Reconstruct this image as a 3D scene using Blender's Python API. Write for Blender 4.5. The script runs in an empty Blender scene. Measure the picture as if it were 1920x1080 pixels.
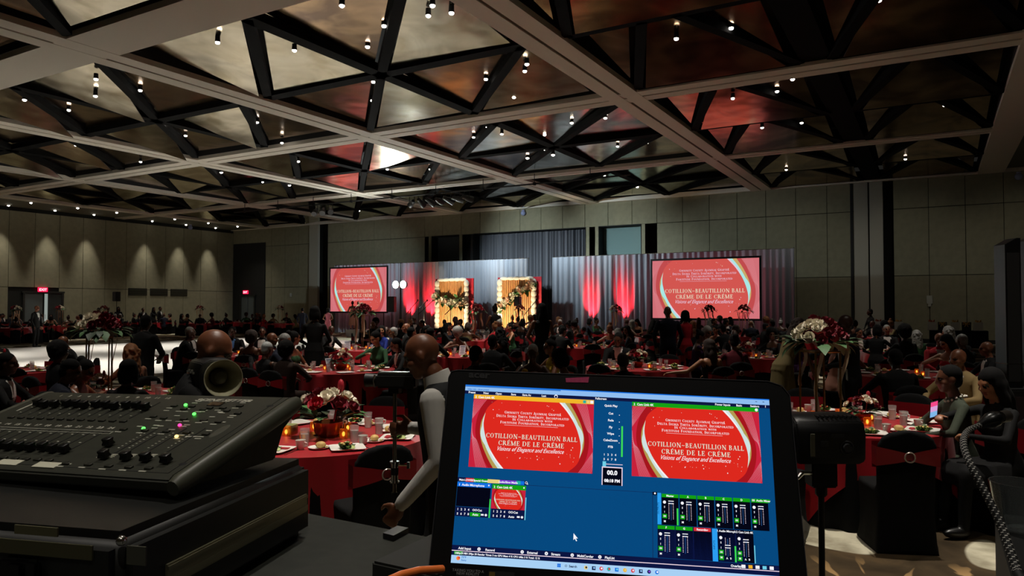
import bpy, bmesh, math, random
from mathutils import Vector, Matrix, Euler
from mathutils.bvhtree import BVHTree
RND = random.Random(11)
sc = bpy.context.scene
col = sc.collection
PI = math.pi
rad = math.radians

# ------------------------------------------------------------------ camera
CH = 1.85
YAW, PIT, FPX = rad(30.05), rad(1.44), 1366.0
cam = bpy.data.objects.new('camera', bpy.data.cameras.new('camera'))
col.objects.link(cam)
cam.location = (0, 0, CH)
cam.rotation_euler = (PI/2+PIT, 0, YAW)
cam.data.sensor_width = 36
cam.data.lens = FPX/1920*36
cam.data.clip_start = .02
cam.data.clip_end = 300
sc.camera = cam
Fv = Vector((-math.sin(YAW)*math.cos(PIT), math.cos(YAW)*math.cos(PIT), math.sin(PIT)))
Rv = Vector((math.cos(YAW), math.sin(YAW), 0))
Uv = Rv.cross(Fv)
C0 = Vector((0, 0, CH))
def ray(px, py): return Fv+Rv*((px-960)/FPX)-Uv*((py-540)/FPX)
def atz(px, py, z):
    d = ray(px, py); return C0+d*((z-CH)/d.z)
def aty(px, py, y):
    d = ray(px, py); return C0+d*(y/d.y)
def atx(px, py, x):
    d = ray(px, py); return C0+d*(x/d.x)
def dep(px, py, d): return C0+ray(px, py)*d
def gnd(px, d, z=0.0):
    p = dep(px, 574, d); return Vector((p.x, p.y, z))
def pxof(p):
    v = Vector(p)-C0; return 960+FPX*v.dot(Rv)/v.dot(Fv)
def depof(p): return (Vector(p)-C0).dot(Fv)

# ------------------------------------------------------------------ world, exposure
sc.view_settings.view_transform = 'Standard'
sc.view_settings.look = 'None'
sc.view_settings.exposure = 0.0
sc.view_settings.gamma = 1
sc.view_settings.use_curve_mapping = False
w = bpy.data.worlds.new('world'); sc.world = w
w.use_nodes = True
w.node_tree.nodes['Background'].inputs[0].default_value = (.02, .019, .017, 1)
w.node_tree.nodes['Background'].inputs[1].default_value = .5
sc.cycles.max_bounces = 6
sc.cycles.diffuse_bounces = 3
sc.cycles.glossy_bounces = 3
sc.cycles.transmission_bounces = 5
sc.cycles.transparent_max_bounces = 12
sc.cycles.sample_clamp_indirect = 4
sc.cycles.caustics_reflective = False
sc.cycles.caustics_refractive = False

def lin1(v):
    v /= 255.0
    return v/12.92 if v <= .04045 else ((v+.055)/1.055)**2.4
def lin(c):
    if isinstance(c, str): c = tuple(int(c[i:i+2], 16) for i in (0, 2, 4))
    return tuple(lin1(v) for v in c)

DOWN_W = 950.0       # the house downlights
DANCE_W = 5300.0     # the added lamps over the dance floor
STAGE_W = 2700.0     # the stage wash on the bars under the ceiling
def spot(name, loc, target, watts, angle, blend=.5, c=(1, .93, .82), size=.06, parent=None):
    l = bpy.data.lights.new(name, 'SPOT')
    l.energy = watts; l.spot_size = rad(angle); l.spot_blend = blend
    l.color = c; l.shadow_soft_size = size
    o = bpy.data.objects.new(name, l); col.objects.link(o)
    o.rotation_euler = (Vector(target)-Vector(loc)).to_track_quat('-Z', 'Y').to_euler()
    if parent is not None:
        o.parent = parent
        o.location = Vector(loc)-parent.location
    else: o.location = loc
    return o

# ------------------------------------------------------------------ materials
MATS = {}
def mat(name, c, rough=.6, metal=0.0, es=0.0, spec=.5, var=0.0, scale=8.0, bump=0.0, sheen=0.0, trans=0.0, c2=None, coat=0.0, alpha=1.0):
    if name in MATS: return MATS[name]
    m = bpy.data.materials.new(name); m.use_nodes = True
    nt = m.node_tree; b = nt.nodes['Principled BSDF']
    c = lin(c)
    b.inputs['Base Color'].default_value = (*c, 1)
    b.inputs['Roughness'].default_value = rough
    b.inputs['Metallic'].default_value = metal
    b.inputs['Specular IOR Level'].default_value = spec
    if sheen: b.inputs['Sheen Weight'].default_value = sheen
    if trans: b.inputs['Transmission Weight'].default_value = trans
    if alpha < 1: b.inputs['Alpha'].default_value = alpha
    if coat: b.inputs['Coat Weight'].default_value = coat
    if es:
        b.inputs['Base Color'].default_value = (0, 0, 0, 1)
        b.inputs['Specular IOR Level'].default_value = .1
        b.inputs['Emission Color'].default_value = (*c, 1)
        b.inputs['Emission Strength'].default_value = es
    if var or bump:
        tc = nt.nodes.new('ShaderNodeTexCoord')
        n = nt.nodes.new('ShaderNodeTexNoise'); n.inputs['Scale'].default_value = scale
        n.inputs['Detail'].default_value = 4
        nt.links.new(tc.outputs['Object'], n.inputs['Vector'])
        if var:
            r = nt.nodes.new('ShaderNodeValToRGB')
            d = lin(c2) if c2 else tuple(v*(1-var) for v in c)
            r.color_ramp.elements[0].position = .35; r.color_ramp.elements[1].position = .65
            r.color_ramp.elements[0].color = (*d, 1); r.color_ramp.elements[1].color = (*c, 1)
            nt.links.new(n.outputs['Fac'], r.inputs['Fac'])
            nt.links.new(r.outputs['Color'], b.inputs['Base Color'])
        if bump:
            bp = nt.nodes.new('ShaderNodeBump'); bp.inputs['Strength'].default_value = bump
            bp.inputs['Distance'].default_value = .02
            nt.links.new(n.outputs['Fac'], bp.inputs['Height'])
            nt.links.new(bp.outputs['Normal'], b.inputs['Normal'])
    MATS[name] = m
    return m

# ------------------------------------------------------------------ mesh builder
class MB:
    def __init__(s): s.v = []; s.f = []; s.m = []
    def add(s, vs, fs, mi=0, M=None):
        n = len(s.v)
        s.v += [tuple(M @ Vector(p)) for p in vs] if M is not None else [tuple(p) for p in vs]
        s.f += [tuple(i+n for i in f) for f in fs]; s.m += [mi]*len(fs)
        return s
    def box(s, c, sz, mi=0, M=None, rz=0.0):
        x, y, z = (v/2 for v in sz); cz, sn = math.cos(rz), math.sin(rz); vs = []
        for dz in (-z, z):
            for dx, dy in ((-x, -y), (x, -y), (x, y), (-x, y)):
                vs.append((c[0]+dx*cz-dy*sn, c[1]+dx*sn+dy*cz, c[2]+dz))
        return s.add(vs, [(3, 2, 1, 0), (4, 5, 6, 7), (0, 1, 5, 4), (1, 2, 6, 5), (2, 3, 7, 6), (3, 0, 4, 7)], mi, M)
    def rings(s, rings, mi=0, M=None, cap=True, close=True):
        n = len(rings[0]); vs = [p for r in rings for p in r]; fs = []
        for i in range(len(rings)-1):
            for j in range(n if close else n-1):
                k = (j+1) % n
                fs.append((i*n+j, i*n+k, (i+1)*n+k, (i+1)*n+j))
        if cap:
            fs.append(tuple(range(n-1, -1, -1))); b = (len(rings)-1)*n
            fs.append(tuple(b+j for j in range(n)))
        return s.add(vs, fs, mi, M)
    def tube(s, pts, r, n=8, mi=0, M=None, cap=True):
        pts = [Vector(p) for p in pts]; rs = r if isinstance(r, (list, tuple)) else [r]*len(pts)
        up = None; R = []
        for i, p in enumerate(pts):
            t = (pts[min(i+1, len(pts)-1)]-pts[max(i-1, 0)])
            if t.length < 1e-9: t = Vector((0, 0, 1))
            t.normalize()
            if up is None: up = Vector((1, 0, 0)) if abs(t.x) < .8 else Vector((0, 1, 0))
            a = (up-t*up.dot(t)); a.normalize(); b = t.cross(a); up = a
            R.append([p+(a*math.cos(2*PI*j/n)+b*math.sin(2*PI*j/n))*rs[i] for j in range(n)])
        return s.rings(R, mi, M, cap)
    def cyl(s, p0, p1, r0, r1=None, n=12, mi=0, M=None): return s.tube([p0, p1], [r0, r0 if r1 is None else r1], n, mi, M)
    def lathe(s, prof, n=16, mi=0, M=None, c=(0, 0, 0), cap=True):
        return s.rings([[(c[0]+r*math.cos(2*PI*j/n), c[1]+r*math.sin(2*PI*j/n), c[2]+z) for j in range(n)] for r, z in prof], mi, M, cap)
    def ell(s, c, r, nu=12, nv=8, mi=0, M=None):
        if not isinstance(r, (tuple, list)): r = (r, r, r)
        R = []
        for i in range(nv+1):
            a = -PI/2+PI*i/nv; a = max(min(a, PI/2-.08), -PI/2+.08)
            R.append([(c[0]+r[0]*math.cos(a)*math.cos(2*PI*j/nu), c[1]+r[1]*math.cos(a)*math.sin(2*PI*j/nu), c[2]+r[2]*math.sin(a)) for j in range(nu)])
        return s.rings(R, mi, M)
    def prism(s, poly, z0, z1, mi=0, M=None):
        n = len(poly)
        return s.add([(x, y, z0) for x, y in poly]+[(x, y, z1) for x, y in poly],
                     [tuple(range(n-1, -1, -1)), tuple(range(n, 2*n))]+[(i, (i+1) % n, n+(i+1) % n, n+i) for i in range(n)], mi, M)
    def quad(s, ps, mi=0, M=None): return s.add(ps, [tuple(range(len(ps)))], mi, M)
    def mesh(s, name, mats, bevel=0.0, smooth=True, seg=2, ang=38):
        me = bpy.data.meshes.new(name); me.from_pydata(s.v, [], s.f)
        for m in (mats if isinstance(mats, (list, tuple)) else [mats]): me.materials.append(m)
        me.polygons.foreach_set('material_index', s.m)
        if bevel:
            bm = bmesh.new(); bm.from_mesh(me)
            es = [e for e in bm.edges if len(e.link_faces) == 2 and e.calc_face_angle(0) > .5]
            bmesh.ops.bevel(bm, geom=es, offset=bevel, segments=seg, affect='EDGES', clamp_overlap=True)
            bm.to_mesh(me); bm.free()
        if smooth:
            me.shade_smooth(); me.set_sharp_from_angle(angle=rad(ang))
        me.update()
        return me
    def build(s, name, mats, parent=None, M=None, **k):
        return link(name, s.mesh(name, mats, **k), parent, M)

def link(name, me, parent=None, M=None):
    o = bpy.data.objects.new(name, me); col.objects.link(o)
    if parent is not None: o.parent = parent
    if M is not None: o.matrix_local = M
    return o
def tag(o, label=None, cat=None, group=None, kind=None):
    if label: o['label'] = label
    if cat: o['category'] = cat
    if group: o['group'] = group
    if kind: o['kind'] = kind
    return o
def thing(name, label, cat, loc=(0, 0, 0), rz=0.0, group=None, M=None, kind=None):
    o = bpy.data.objects.new(name, None); col.objects.link(o)
    o.empty_display_size = .1
    if M is not None: o.matrix_world = M
    else: o.location = loc; o.rotation_euler = (0, 0, rz)
    return tag(o, label, cat, group, kind)
def dup(o, loc=None, rz=None, label=None, group=None, parent=None, s=None):
    c = o.copy(); col.objects.link(c)
    if parent is not None: c.parent = parent
    if loc is not None: c.location = loc
    if rz is not None: c.rotation_euler = (0, 0, rz)
    if s is not None: c.scale = (s, s, s)
    if label: c['label'] = label
    if group: c['group'] = group
    for ch in CHILD.get(o.name, o.children): dup(ch, parent=c)
    return c
CHILD = {}
def T(x, y, z): return Matrix.Translation((x, y, z))
def RX(a): return Matrix.Rotation(a, 4, 'X')
def RY(a): return Matrix.Rotation(a, 4, 'Y')
def RZ(a): return Matrix.Rotation(a, 4, 'Z')
def textmesh(s, size, shear=0.0, align='LEFT', off=0.0):
    cu = bpy.data.curves.new('t', 'FONT'); cu.body = s; cu.size = size; cu.shear = shear; cu.align_x = align
    cu.offset = off; cu.resolution_u = 2
    o = bpy.data.objects.new('t', cu); col.objects.link(o)
    me = bpy.data.meshes.new_from_object(o)
    vs = [tuple(v.co) for v in me.vertices]; fs = [tuple(p.vertices) for p in me.polygons]
    bpy.data.objects.remove(o); bpy.data.curves.remove(cu); bpy.data.meshes.remove(me)
    return vs, fs

black = mat('black_matte', '0b0b0c', .7)
blackp = mat('black_plastic', '131314', .45)
chrome = mat('chrome', 'c9c8c4', .18, 1)
white_m = mat('white_ceramic', 'e6e2da', .3)
dkgrey = mat('dark_grey', '2a2a2a', .6)
# ------------------------------------------------------------------ the room
XW, XE, YN, YS, ZC = -52.4, 12.5, 42.4, -9.0, 8.35
def struct(o): o['kind'] = 'structure'; return o

def carpet_mat():
    m = bpy.data.materials.new('floral_carpet'); m.use_nodes = True
    nt = m.node_tree; b = nt.nodes['Principled BSDF']; b.inputs['Roughness'].default_value = .95
    b.inputs['Specular IOR Level'].default_value = .1
    N = lambda t: nt.nodes.new('ShaderNode'+t); L = nt.links.new
    tc = N('TexCoord')
    def ramp(src, stops):
        r = N('ValToRGB'); el = r.color_ramp.elements
        while len(el) < len(stops): el.new(.5)
        for e, (p, c) in zip(el, stops): e.position = p; e.color = (*c, 1)
        L(src, r.inputs['Fac']); return r.outputs['Color']
    def noise(sc_, det=3, dist=0.0, vec=None):
        n = N('TexNoise'); n.inputs['Scale'].default_value = sc_; n.inputs['Detail'].default_value = det
        n.inputs['Distortion'].default_value = dist; L(vec or tc.outputs['Object'], n.inputs['Vector']); return n
    def mix(f, a, bb):
        x = N('Mix'); x.data_type = 'RGBA'
        L(f, x.inputs[0])
        for i, q in ((6, a), (7, bb)):
            if isinstance(q, tuple): x.inputs[i].default_value = (*q, 1)
            else: L(q, x.inputs[i])
        return x.outputs[2]
    bw = ((0, 0, 0), (1, 1, 1))
    base = ramp(noise(2.2, 6, .6).outputs['Fac'], [(.3, lin('2b2319')), (.55, lin('463a2a')), (.75, lin('5c4a33'))])
    # petals: big soft blots grouped into flowers
    mp = N('Mapping'); mp.inputs['Location'].default_value = (1.15, .55, 0); L(tc.outputs['Object'], mp.inputs['Vector'])
    big = noise(.62, 1.5, .9, mp.outputs[0])
    petal = ramp(big.outputs['Fac'], [(.535, bw[0]), (.547, bw[1])])
    petc = ramp(noise(3, 5).outputs['Fac'], [(.35, lin('8d8570')), (.6, lin('c9c2aa'))])
    # golden rays: stretched noise around flower centres
    vor = N('TexVoronoi'); vor.inputs['Scale'].default_value = .45; L(tc.outputs['Object'], vor.inputs['Vector'])
    sub = N('VectorMath'); sub.operation = 'SUBTRACT'
    mul = N('VectorMath'); mul.operation = 'SCALE'; mul.inputs[3].default_value = .45
    L(tc.outputs['Object'], sub.inputs[0]); L(vor.outputs['Position'], sub.inputs[1])
    sp = N('SeparateXYZ'); L(sub.outputs[0], sp.inputs[0])
    at = N('Math'); at.operation = 'ARCTAN2'; L(sp.outputs[0], at.inputs[0]); L(sp.outputs[1], at.inputs[1])
    cb = N('CombineXYZ'); L(at.outputs[0], cb.inputs[0])
    ds = N('Math'); ds.operation = 'MULTIPLY'; ds.inputs[1].default_value = .9; L(vor.outputs['Distance'], ds.inputs[0]); L(ds.outputs[0], cb.inputs[1])
    rn = noise(7, 2, .2, cb.outputs[0])
    rays = ramp(rn.outputs['Fac'], [(.6, bw[0]), (.64, bw[1])])
    ray2 = N('Math'); ray2.operation = 'MULTIPLY'
    near = ramp(vor.outputs['Distance'], [(.08, bw[0]), (.12, bw[1]), (.5, bw[1]), (.6, bw[0])])
    L(rays, ray2.inputs[0]); L(near, ray2.inputs[1])
    c1 = mix(ray2.outputs[0], base, lin('a5855a'))
    c2 = mix(petal, c1, petc)
    L(c2, b.inputs['Base Color'])
    return m
mb = MB(); mb.box(((XW+XE)/2, (YN+YS)/2+.4, -.1), (XE-XW+1, YN-YS+1.4, .2))
fl = struct(mb.build('floor', carpet_mat()))

wallm = mat('wall_fabric', '8f8a72', .9, var=.12, scale=3, spec=.2)
wallgap = mat('wall_gap', '15150f', .9)
def wall(name, ax, fixed, a0, a1, inward, skips=(), w=1.6, rows=((.2, 4.9), (4.93, ZC))):
    # backing slab, then every covered panel of the wall as a piece of its own
    mb = MB(); n = 1 if inward > 0 else -1; mid = (a0+a1)/2
    if ax == 'x': mb.box((mid, fixed-n*(1.0 if fixed > 0 else .12), ZC/2+.4), (a1-a0, .16, ZC+.8))
    else: mb.box((fixed-n*.12, mid, ZC/2+.4), (.16, a1-a0, ZC+.8))
    o = struct(mb.build(name, wallgap)); cache = {}
    k = round((a1-a0)/w); w = (a1-a0)/k
    for i in range(k):
        c = a0+(i+.5)*w
        for z0, z1 in rows:
            if any(s0-.3 < c < s1+.3 and z0 < zt for s0, s1, zt in skips): continue
            key = (z0, z1)
            if key not in cache:
                q = MB(); g = .012
                q.box((0, 0, 0), (w-2*g, .05, z1-z0) if ax == 'x' else (.05, w-2*g, z1-z0))
                cache[key] = q.mesh('panel', wallm, bevel=.006, seg=1)
            p = link('panel', cache[key], o)
            p.location = (c, fixed-n*.015, (z0+z1)/2) if ax == 'x' else (fixed-n*.015, c, (z0+z1)/2)
    q = MB()
    if ax == 'x': q.box((mid, fixed+n*.015, .1), (a1-a0, .03, .2))
    else: q.box((fixed+n*.015, mid, .1), (.03, a1-a0, .2))
    b = struct(q.build('baseboard_'+name.split('_')[1], mat('baseboard', '1d1c18', .6)))
    return o
wf = wall('wall_front', 'x', YN, XW, XE, -1, skips=((-31.2, -28.8, 6.8), (-27.6, -19.1, 6.8), (-18.2, -15.4, 6.8), (-43.2, -42.2, 9), (-3.6, -2.2, 9)),
          rows=((.2, 3.4), (3.43, 6.85), (6.88, ZC)))
wl = wall('wall_left', 'y', XW, YS, YN, 1, skips=((25.6, 28.2, 3),), rows=((.2, 3.1), (3.13, 8.15)))
wall('wall_right', 'y', XE, YS, YN, -1, w=3.2)
wall('wall_back', 'x', YS, XW, XE, 1, w=3.2)
# pilasters on the front wall, the left one's light put into the pale colour
pil = mat('pilaster_pale', 'a9a596', .8)
for x0, x1 in ((-43.2, -42.2), (-3.6, -2.9), (-2.86, -2.2)):
    q = MB(); q.box(((x0+x1)/2, YN-.07, ZC/2), (x1-x0-.03, .22, ZC)); o = q.build('pilaster', pil, wf, bevel=.01)
q = MB(); q.box((-3.7, YN-.02, ZC/2), (.14, .1, ZC)); q.build('seal_strip', black, wf)
# niches over the stage: recessed back, dark reveals, pleated curtain in the middle one
def drape_mesh(w, h, folds, amp, mats, thick=.02, seed=1, segs=8, hv=1):
    r = random.Random(seed); n = folds*segs; A = []; ph = [r.uniform(.6, 1.4) for _ in range(folds+1)]; x = -w/2
    mb = MB(); top = []; bot = []
    for i in range(n+1):
        u = i/n; k = min(int(u*folds), folds-1)
        y = amp*ph[k]*math.sin(u*folds*2*PI+.7*math.sin(u*23+seed))+amp*.5*math.sin(u*folds*.77*PI+seed)
        top.append((-w/2+u*w, y*.55, h)); bot.append((-w/2+u*w+.3*amp*math.sin(u*folds*3), y*1.25, 0))
    rows = [[tuple(t[c]*(1-v)+b[c]*v for c in range(3)) for t, b in zip(top, bot)] for v in [i/hv for i in range(hv+1)]]
    mb.rings(rows, cap=False, close=False)
    mb.rings([[(x, y+thick, z) for x, y, z in R] for R in rows[::-1]], cap=False, close=False)
    return mb.mesh('drape', mats, ang=70)
recess = mat('niche_paint', '43484d', .8); teal = mat('niche_teal', '6d8785', .8); curt = mat('grey_curtain', '66686f', .9)
for k, (x0, x1, zt) in enumerate(((-31.2, -28.8, 6.87), (-27.6, -19.1, 6.87), (-18.2, -15.4, 6.87))):
    q = MB(); cx = (x0+x1)/2; wd = x1-x0
    q.box((cx, YN+.75, zt/2), (wd, .05, zt), 0)
    for x in (x0, x1): q.box((x, YN+.36, zt/2), (.05, .78, zt), 1)
    q.box((cx, YN+.36, zt), (wd, .78, .05), 1)
    q.box((x0-.12, YN-.0, zt/2), (.26, .06, zt), 1 if k == 1 else 2); q.box((x1+.12, YN-.0, zt/2), (.26, .06, zt), 2)
    o = q.build('niche', [(recess, recess, teal)[k], mat('niche_reveal', '101010', .8), wallm], wf)
    if k == 1:
        c = link('curtain', drape_mesh(wd-.5, zt-.08, 34, .12, curt, seed=3), o); c.location = (cx+.15, YN+.45, .02)
# dark service opening in the corner of the front wall with its exit sign
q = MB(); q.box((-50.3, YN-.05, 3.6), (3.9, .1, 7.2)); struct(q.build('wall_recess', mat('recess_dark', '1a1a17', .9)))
def door(name, M, w, h, open_leaf=False):
    fr = MB(); fm = mat('door_frame', '22231f', .5); dm = mat('door_leaf', '5a6160', .5)
    for x in (-w/2, w/2): fr.box((x, .05, h/2), (.12, .16, h))
    fr.box((0, .05, h+.06), (w+.24, .16, .12))
    o = struct(fr.build(name, fm, M=M))
    for s in (-1, 1):
        l = MB(); l.box((s*w/4, .04, h/2), (w/2-.08, .05, h-.02)); d = l.build('door_leaf', dm if not (open_leaf and s < 0) else mat('door_dark', '2b302f', .5), o, bevel=.006)
        hh = MB(); hh.tube([(s*.1, .09, 1.0), (s*.1, .13, 1.02), (s*.1, .13, 1.28), (s*.1, .09, 1.3)], .012, 6); hh.build('handle', chrome, d)
    if open_leaf:
        g = MB(); g.box((-.17, .075, h/2), (.2, .02, h-.1)); g.build('lit_gap', mat('lit_corridor', 'c8d4cc', .5, es=.45), o)
    return o
door('door_1', T(XW, 26.9, 0) @ RZ(-PI/2), 2.5, 2.75, True)
door('door_2', T(-50.3, YN-.1, 0) @ RZ(PI), 1.7, 2.7)
def exit_sign(M, label):
    o = thing('exit_sign', label, 'sign', M=M, group='exit signs')
    b = MB(); b.box((0, 0, 0), (.62, .07, .3)); b.build('housing', mat('exit_face', 'ff1848', .4, es=1.6), o, bevel=.01)
    vs, fs = textmesh('EXIT', .24, align='CENTER', off=.006)
    t = MB(); t.add(vs, fs, 0, T(0, -.038, -.085) @ RX(PI/2)); t.build('lettering', mat('exit_letter', 'ffd8e0', .4, es=1.5), o, smooth=False)
exit_sign(T(XW+.14, 26.81, 2.98) @ RZ(PI/2), 'lit pink red exit sign over the open door of the left wall')
exit_sign(T(-50.6, YN-.15, 3.05), 'lit pink red exit sign in the dark corner beside the front wall')
q = MB(); q.box((0, 0, 0), (.26, .06, .42)); q.box((0, -.03, -.28), (.14, .05, .14))
tag(q.build('wall_control', mat('pale_plastic', 'b5b5aa', .5), M=T(*aty(1743, 562, YN-.06)), bevel=.015), 'small pale control box mounted on the front wall above the gift bags', 'control box')
q = MB(); q.box((0, 0, 0), (.2, .05, .3)); q.box((0, -.03, .03), (.1, .03, .1))
tag(q.build('wall_switch', mat('pale_plastic', 'b5b5aa', .5), M=T(*aty(545, 553, YN-.06)), bevel=.012), 'small pale switch box mounted on the front wall left of the left screen', 'switch')
# air slots let into the left wall
for k in range(3):
    y0 = 32.9+k*1.75
    q = MB(); q.box((XW+.02, y0+.8, 2.95), (.03, 1.5, .55), 0)
    for j in range(5): q.box((XW+.04, y0+.8, 2.75+j*.1), (.03, 1.42, .03), 1)
    q.build('vent', [wallgap, mat('vent_slat', '4a4736', .7)], wl)

# ------------------------------------------------------------------ ceiling
AX = [2.5, -8.27, -18.73, -28.8, -38.4, -48.1]
BY = [-.4, 10.44, 21.4, 32.2, 42.3]
mb = MB(); mb.box(((XW+XE)/2, (YN+YS)/2, 9.3), (XE-XW, YN-YS, .2))
ceil = struct(mb.build('ceiling', black))
beamm = mat('beam_paint', 'efe6d6', .7); groove = mat('beam_groove', '5e5344', .8)
def beam(p0, p1, wd, z=ZC, gr=True):
    p0, p1 = Vector(p0), Vector(p1); L = (p1-p0).length; q = MB(); h = .3
    if gr:
        for s in (-1, 1): q.box((0, s*(wd/4+.025), h/2), (L, wd/2-.05, h), 0)
        q.box((0, 0, h/2+.03), (L, .12, h), 1)
    else: q.box((0, 0, h/2), (L, wd, h), 0)
    q.box((0, 0, .1+h), (L, wd+.04, .5), 2)
    a = math.atan2(p1.y-p0.y, p1.x-p0.x)
    return q.build('beam', [beamm, groove, black], ceil, T((p0.x+p1.x)/2, (p0.y+p1.y)/2, z) @ RZ(a), bevel=0)
for i, x in enumerate(AX): beam((x, YS, 0), (x, YN, 0), 1.1 if i < 4 else .8, ZC-.006, gr=i > 0)
for i, y in enumerate(BY[:4]): beam((XW+.05 if i != 3 else XW, y, 0), (XE-.1, y, 0), (1.5, 1.35, 1.0, .75)[i], gr=i != 1)
q = MB(); q.box(((XW+XE)/2, YN-.12, ZC+.12), (XE-XW, .3, .24)); q.build('edge_trim', beamm, ceil)
q = MB(); q.box(((XW+AX[5])/2-.2, (YN+YS)/2, ZC+.1), (AX[5]-XW-.4, YN-YS, .1)); q.build('soffit', mat('soffit_paint', '6d6c5c', .8), ceil)
q = MB(); q.box(((XE+AX[0])/2+.3, (YN+YS)/2, ZC+.2), (XE-AX[0]-.6, YN-YS, .1)); q.build('soffit', mat('soffit_paint', '6d6c5c', .8), ceil)
q = MB(); q.box((-2.65, (YN+YS)/2, ZC+.25), (.75, YN-YS, .3)); q.build('track_beam', mat('track_black', '040404', .9, spec=.1), ceil)

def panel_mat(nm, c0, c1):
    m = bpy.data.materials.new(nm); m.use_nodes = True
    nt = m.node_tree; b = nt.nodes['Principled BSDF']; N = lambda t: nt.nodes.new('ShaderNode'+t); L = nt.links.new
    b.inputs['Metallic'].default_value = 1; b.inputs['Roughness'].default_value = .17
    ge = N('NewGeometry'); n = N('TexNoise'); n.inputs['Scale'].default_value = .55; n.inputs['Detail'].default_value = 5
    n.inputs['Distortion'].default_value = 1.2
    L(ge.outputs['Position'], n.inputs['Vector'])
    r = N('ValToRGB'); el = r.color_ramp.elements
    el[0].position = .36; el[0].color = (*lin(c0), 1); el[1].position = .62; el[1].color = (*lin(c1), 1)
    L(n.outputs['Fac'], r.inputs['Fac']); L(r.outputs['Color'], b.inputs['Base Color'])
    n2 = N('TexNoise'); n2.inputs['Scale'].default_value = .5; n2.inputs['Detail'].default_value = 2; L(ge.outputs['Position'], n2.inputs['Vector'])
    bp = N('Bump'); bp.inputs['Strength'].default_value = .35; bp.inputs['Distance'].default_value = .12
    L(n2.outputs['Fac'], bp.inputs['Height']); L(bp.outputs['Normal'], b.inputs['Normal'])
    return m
panm = panel_mat('pale_reflection_panel', 'c4b696', 'fff4da'); panb = panel_mat('bronze_leaf_panel', '6e533c', 'b89670'); panedge = mat('panel_edge', '2c2722', .6)  # pale copy has the dance floor's reflection put into its base colour
def inset(poly, g):
    n = len(poly); A = sum(poly[i][0]*poly[(i+1) % n][1]-poly[(i+1) % n][0]*poly[i][1] for i in range(n))
    if A < 0: poly = poly[::-1]
    L = []
    for i in range(n):
        p, q = Vector(poly[i]), Vector(poly[(i+1) % n]); d = (q-p).normalized(); nn = Vector((-d.y, d.x)); L.append((p+nn*g, d))
    out = []
    for i in range(n):
        (p, d), (q, e) = L[i-1], L[i]; den = d.x*e.y-d.y*e.x
        t = ((q.x-p.x)*e.y-(q.y-p.y)*e.x)/den; out.append(tuple(p+d*t))
    return out
ZP = ZC+.26
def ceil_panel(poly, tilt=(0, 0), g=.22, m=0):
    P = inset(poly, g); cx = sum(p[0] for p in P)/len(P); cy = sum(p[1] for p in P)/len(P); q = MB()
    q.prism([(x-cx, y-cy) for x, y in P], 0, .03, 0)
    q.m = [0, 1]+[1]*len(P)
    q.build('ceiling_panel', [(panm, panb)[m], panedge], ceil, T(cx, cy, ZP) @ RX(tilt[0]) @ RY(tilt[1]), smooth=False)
def strut(a, b, wd=.4, z=ZC+.05, h=.22):
    a, b = Vector((*a, 0)), Vector((*b, 0)); q = MB(); L = (b-a).length; q.box((0, 0, h/2), (L, wd, h))
    q.build('strut', mat('track_black', '040404', .9, spec=.1), ceil, T((a.x+b.x)/2, (a.y+b.y)/2, z) @ RZ(math.atan2(b.y-a.y, b.x-a.x)))
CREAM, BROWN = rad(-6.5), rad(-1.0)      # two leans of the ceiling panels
for i in range(1, 5):
    for j in range(4):
        x0, x1, y0, y1 = AX[i+1]+.62, AX[i]-.62, BY[j]+.8, BY[j+1]-.66
        xm, ym = (AX[i]+AX[i+1])/2, (BY[j]+BY[j+1])/2
        strut((xm, y0), (xm, y1)); strut((x0, ym), (x1, ym))
        for qi, (xa, xb, ya, yb) in enumerate(((x0, xm, y0, ym), (xm, x1, y0, ym), (x0, xm, ym, y1), (xm, x1, ym, y1))):
            strut((xb, ya), (xa, yb), .26)
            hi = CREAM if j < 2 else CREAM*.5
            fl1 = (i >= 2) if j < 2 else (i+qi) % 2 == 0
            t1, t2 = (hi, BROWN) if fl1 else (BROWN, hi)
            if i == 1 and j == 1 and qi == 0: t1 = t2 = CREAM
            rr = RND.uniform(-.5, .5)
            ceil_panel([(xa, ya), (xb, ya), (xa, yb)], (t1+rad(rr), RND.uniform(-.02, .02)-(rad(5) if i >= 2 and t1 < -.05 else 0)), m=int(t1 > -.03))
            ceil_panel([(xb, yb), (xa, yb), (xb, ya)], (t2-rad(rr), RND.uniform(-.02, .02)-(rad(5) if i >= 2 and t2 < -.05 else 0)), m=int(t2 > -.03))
for xa, xb in ((-7.65, -3.05), (-2.25, 1.9)):
    for j in range(4):
        ys = [BY[j]+.75, (BY[j]+BY[j+1])/2, BY[j+1]-.55]
        for k in range(2):
            ya, yb = ys[k], ys[k+1]; xm = (xa+xb)/2
            strut((xa, yb), (xb, yb), .24); strut((xm-.4, ya), (xa, yb), .26); strut((xm+.4, ya), (xb, yb), .26)
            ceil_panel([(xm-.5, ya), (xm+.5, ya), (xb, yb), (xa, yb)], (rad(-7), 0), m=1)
            ceil_panel([(xa, ya), (xm-.5, ya), (xa, yb)], (rad(-6), .02), m=1); ceil_panel([(xm+.5, ya), (xb, ya), (xb, yb)], (rad(-6), -.02), m=1)

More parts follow.
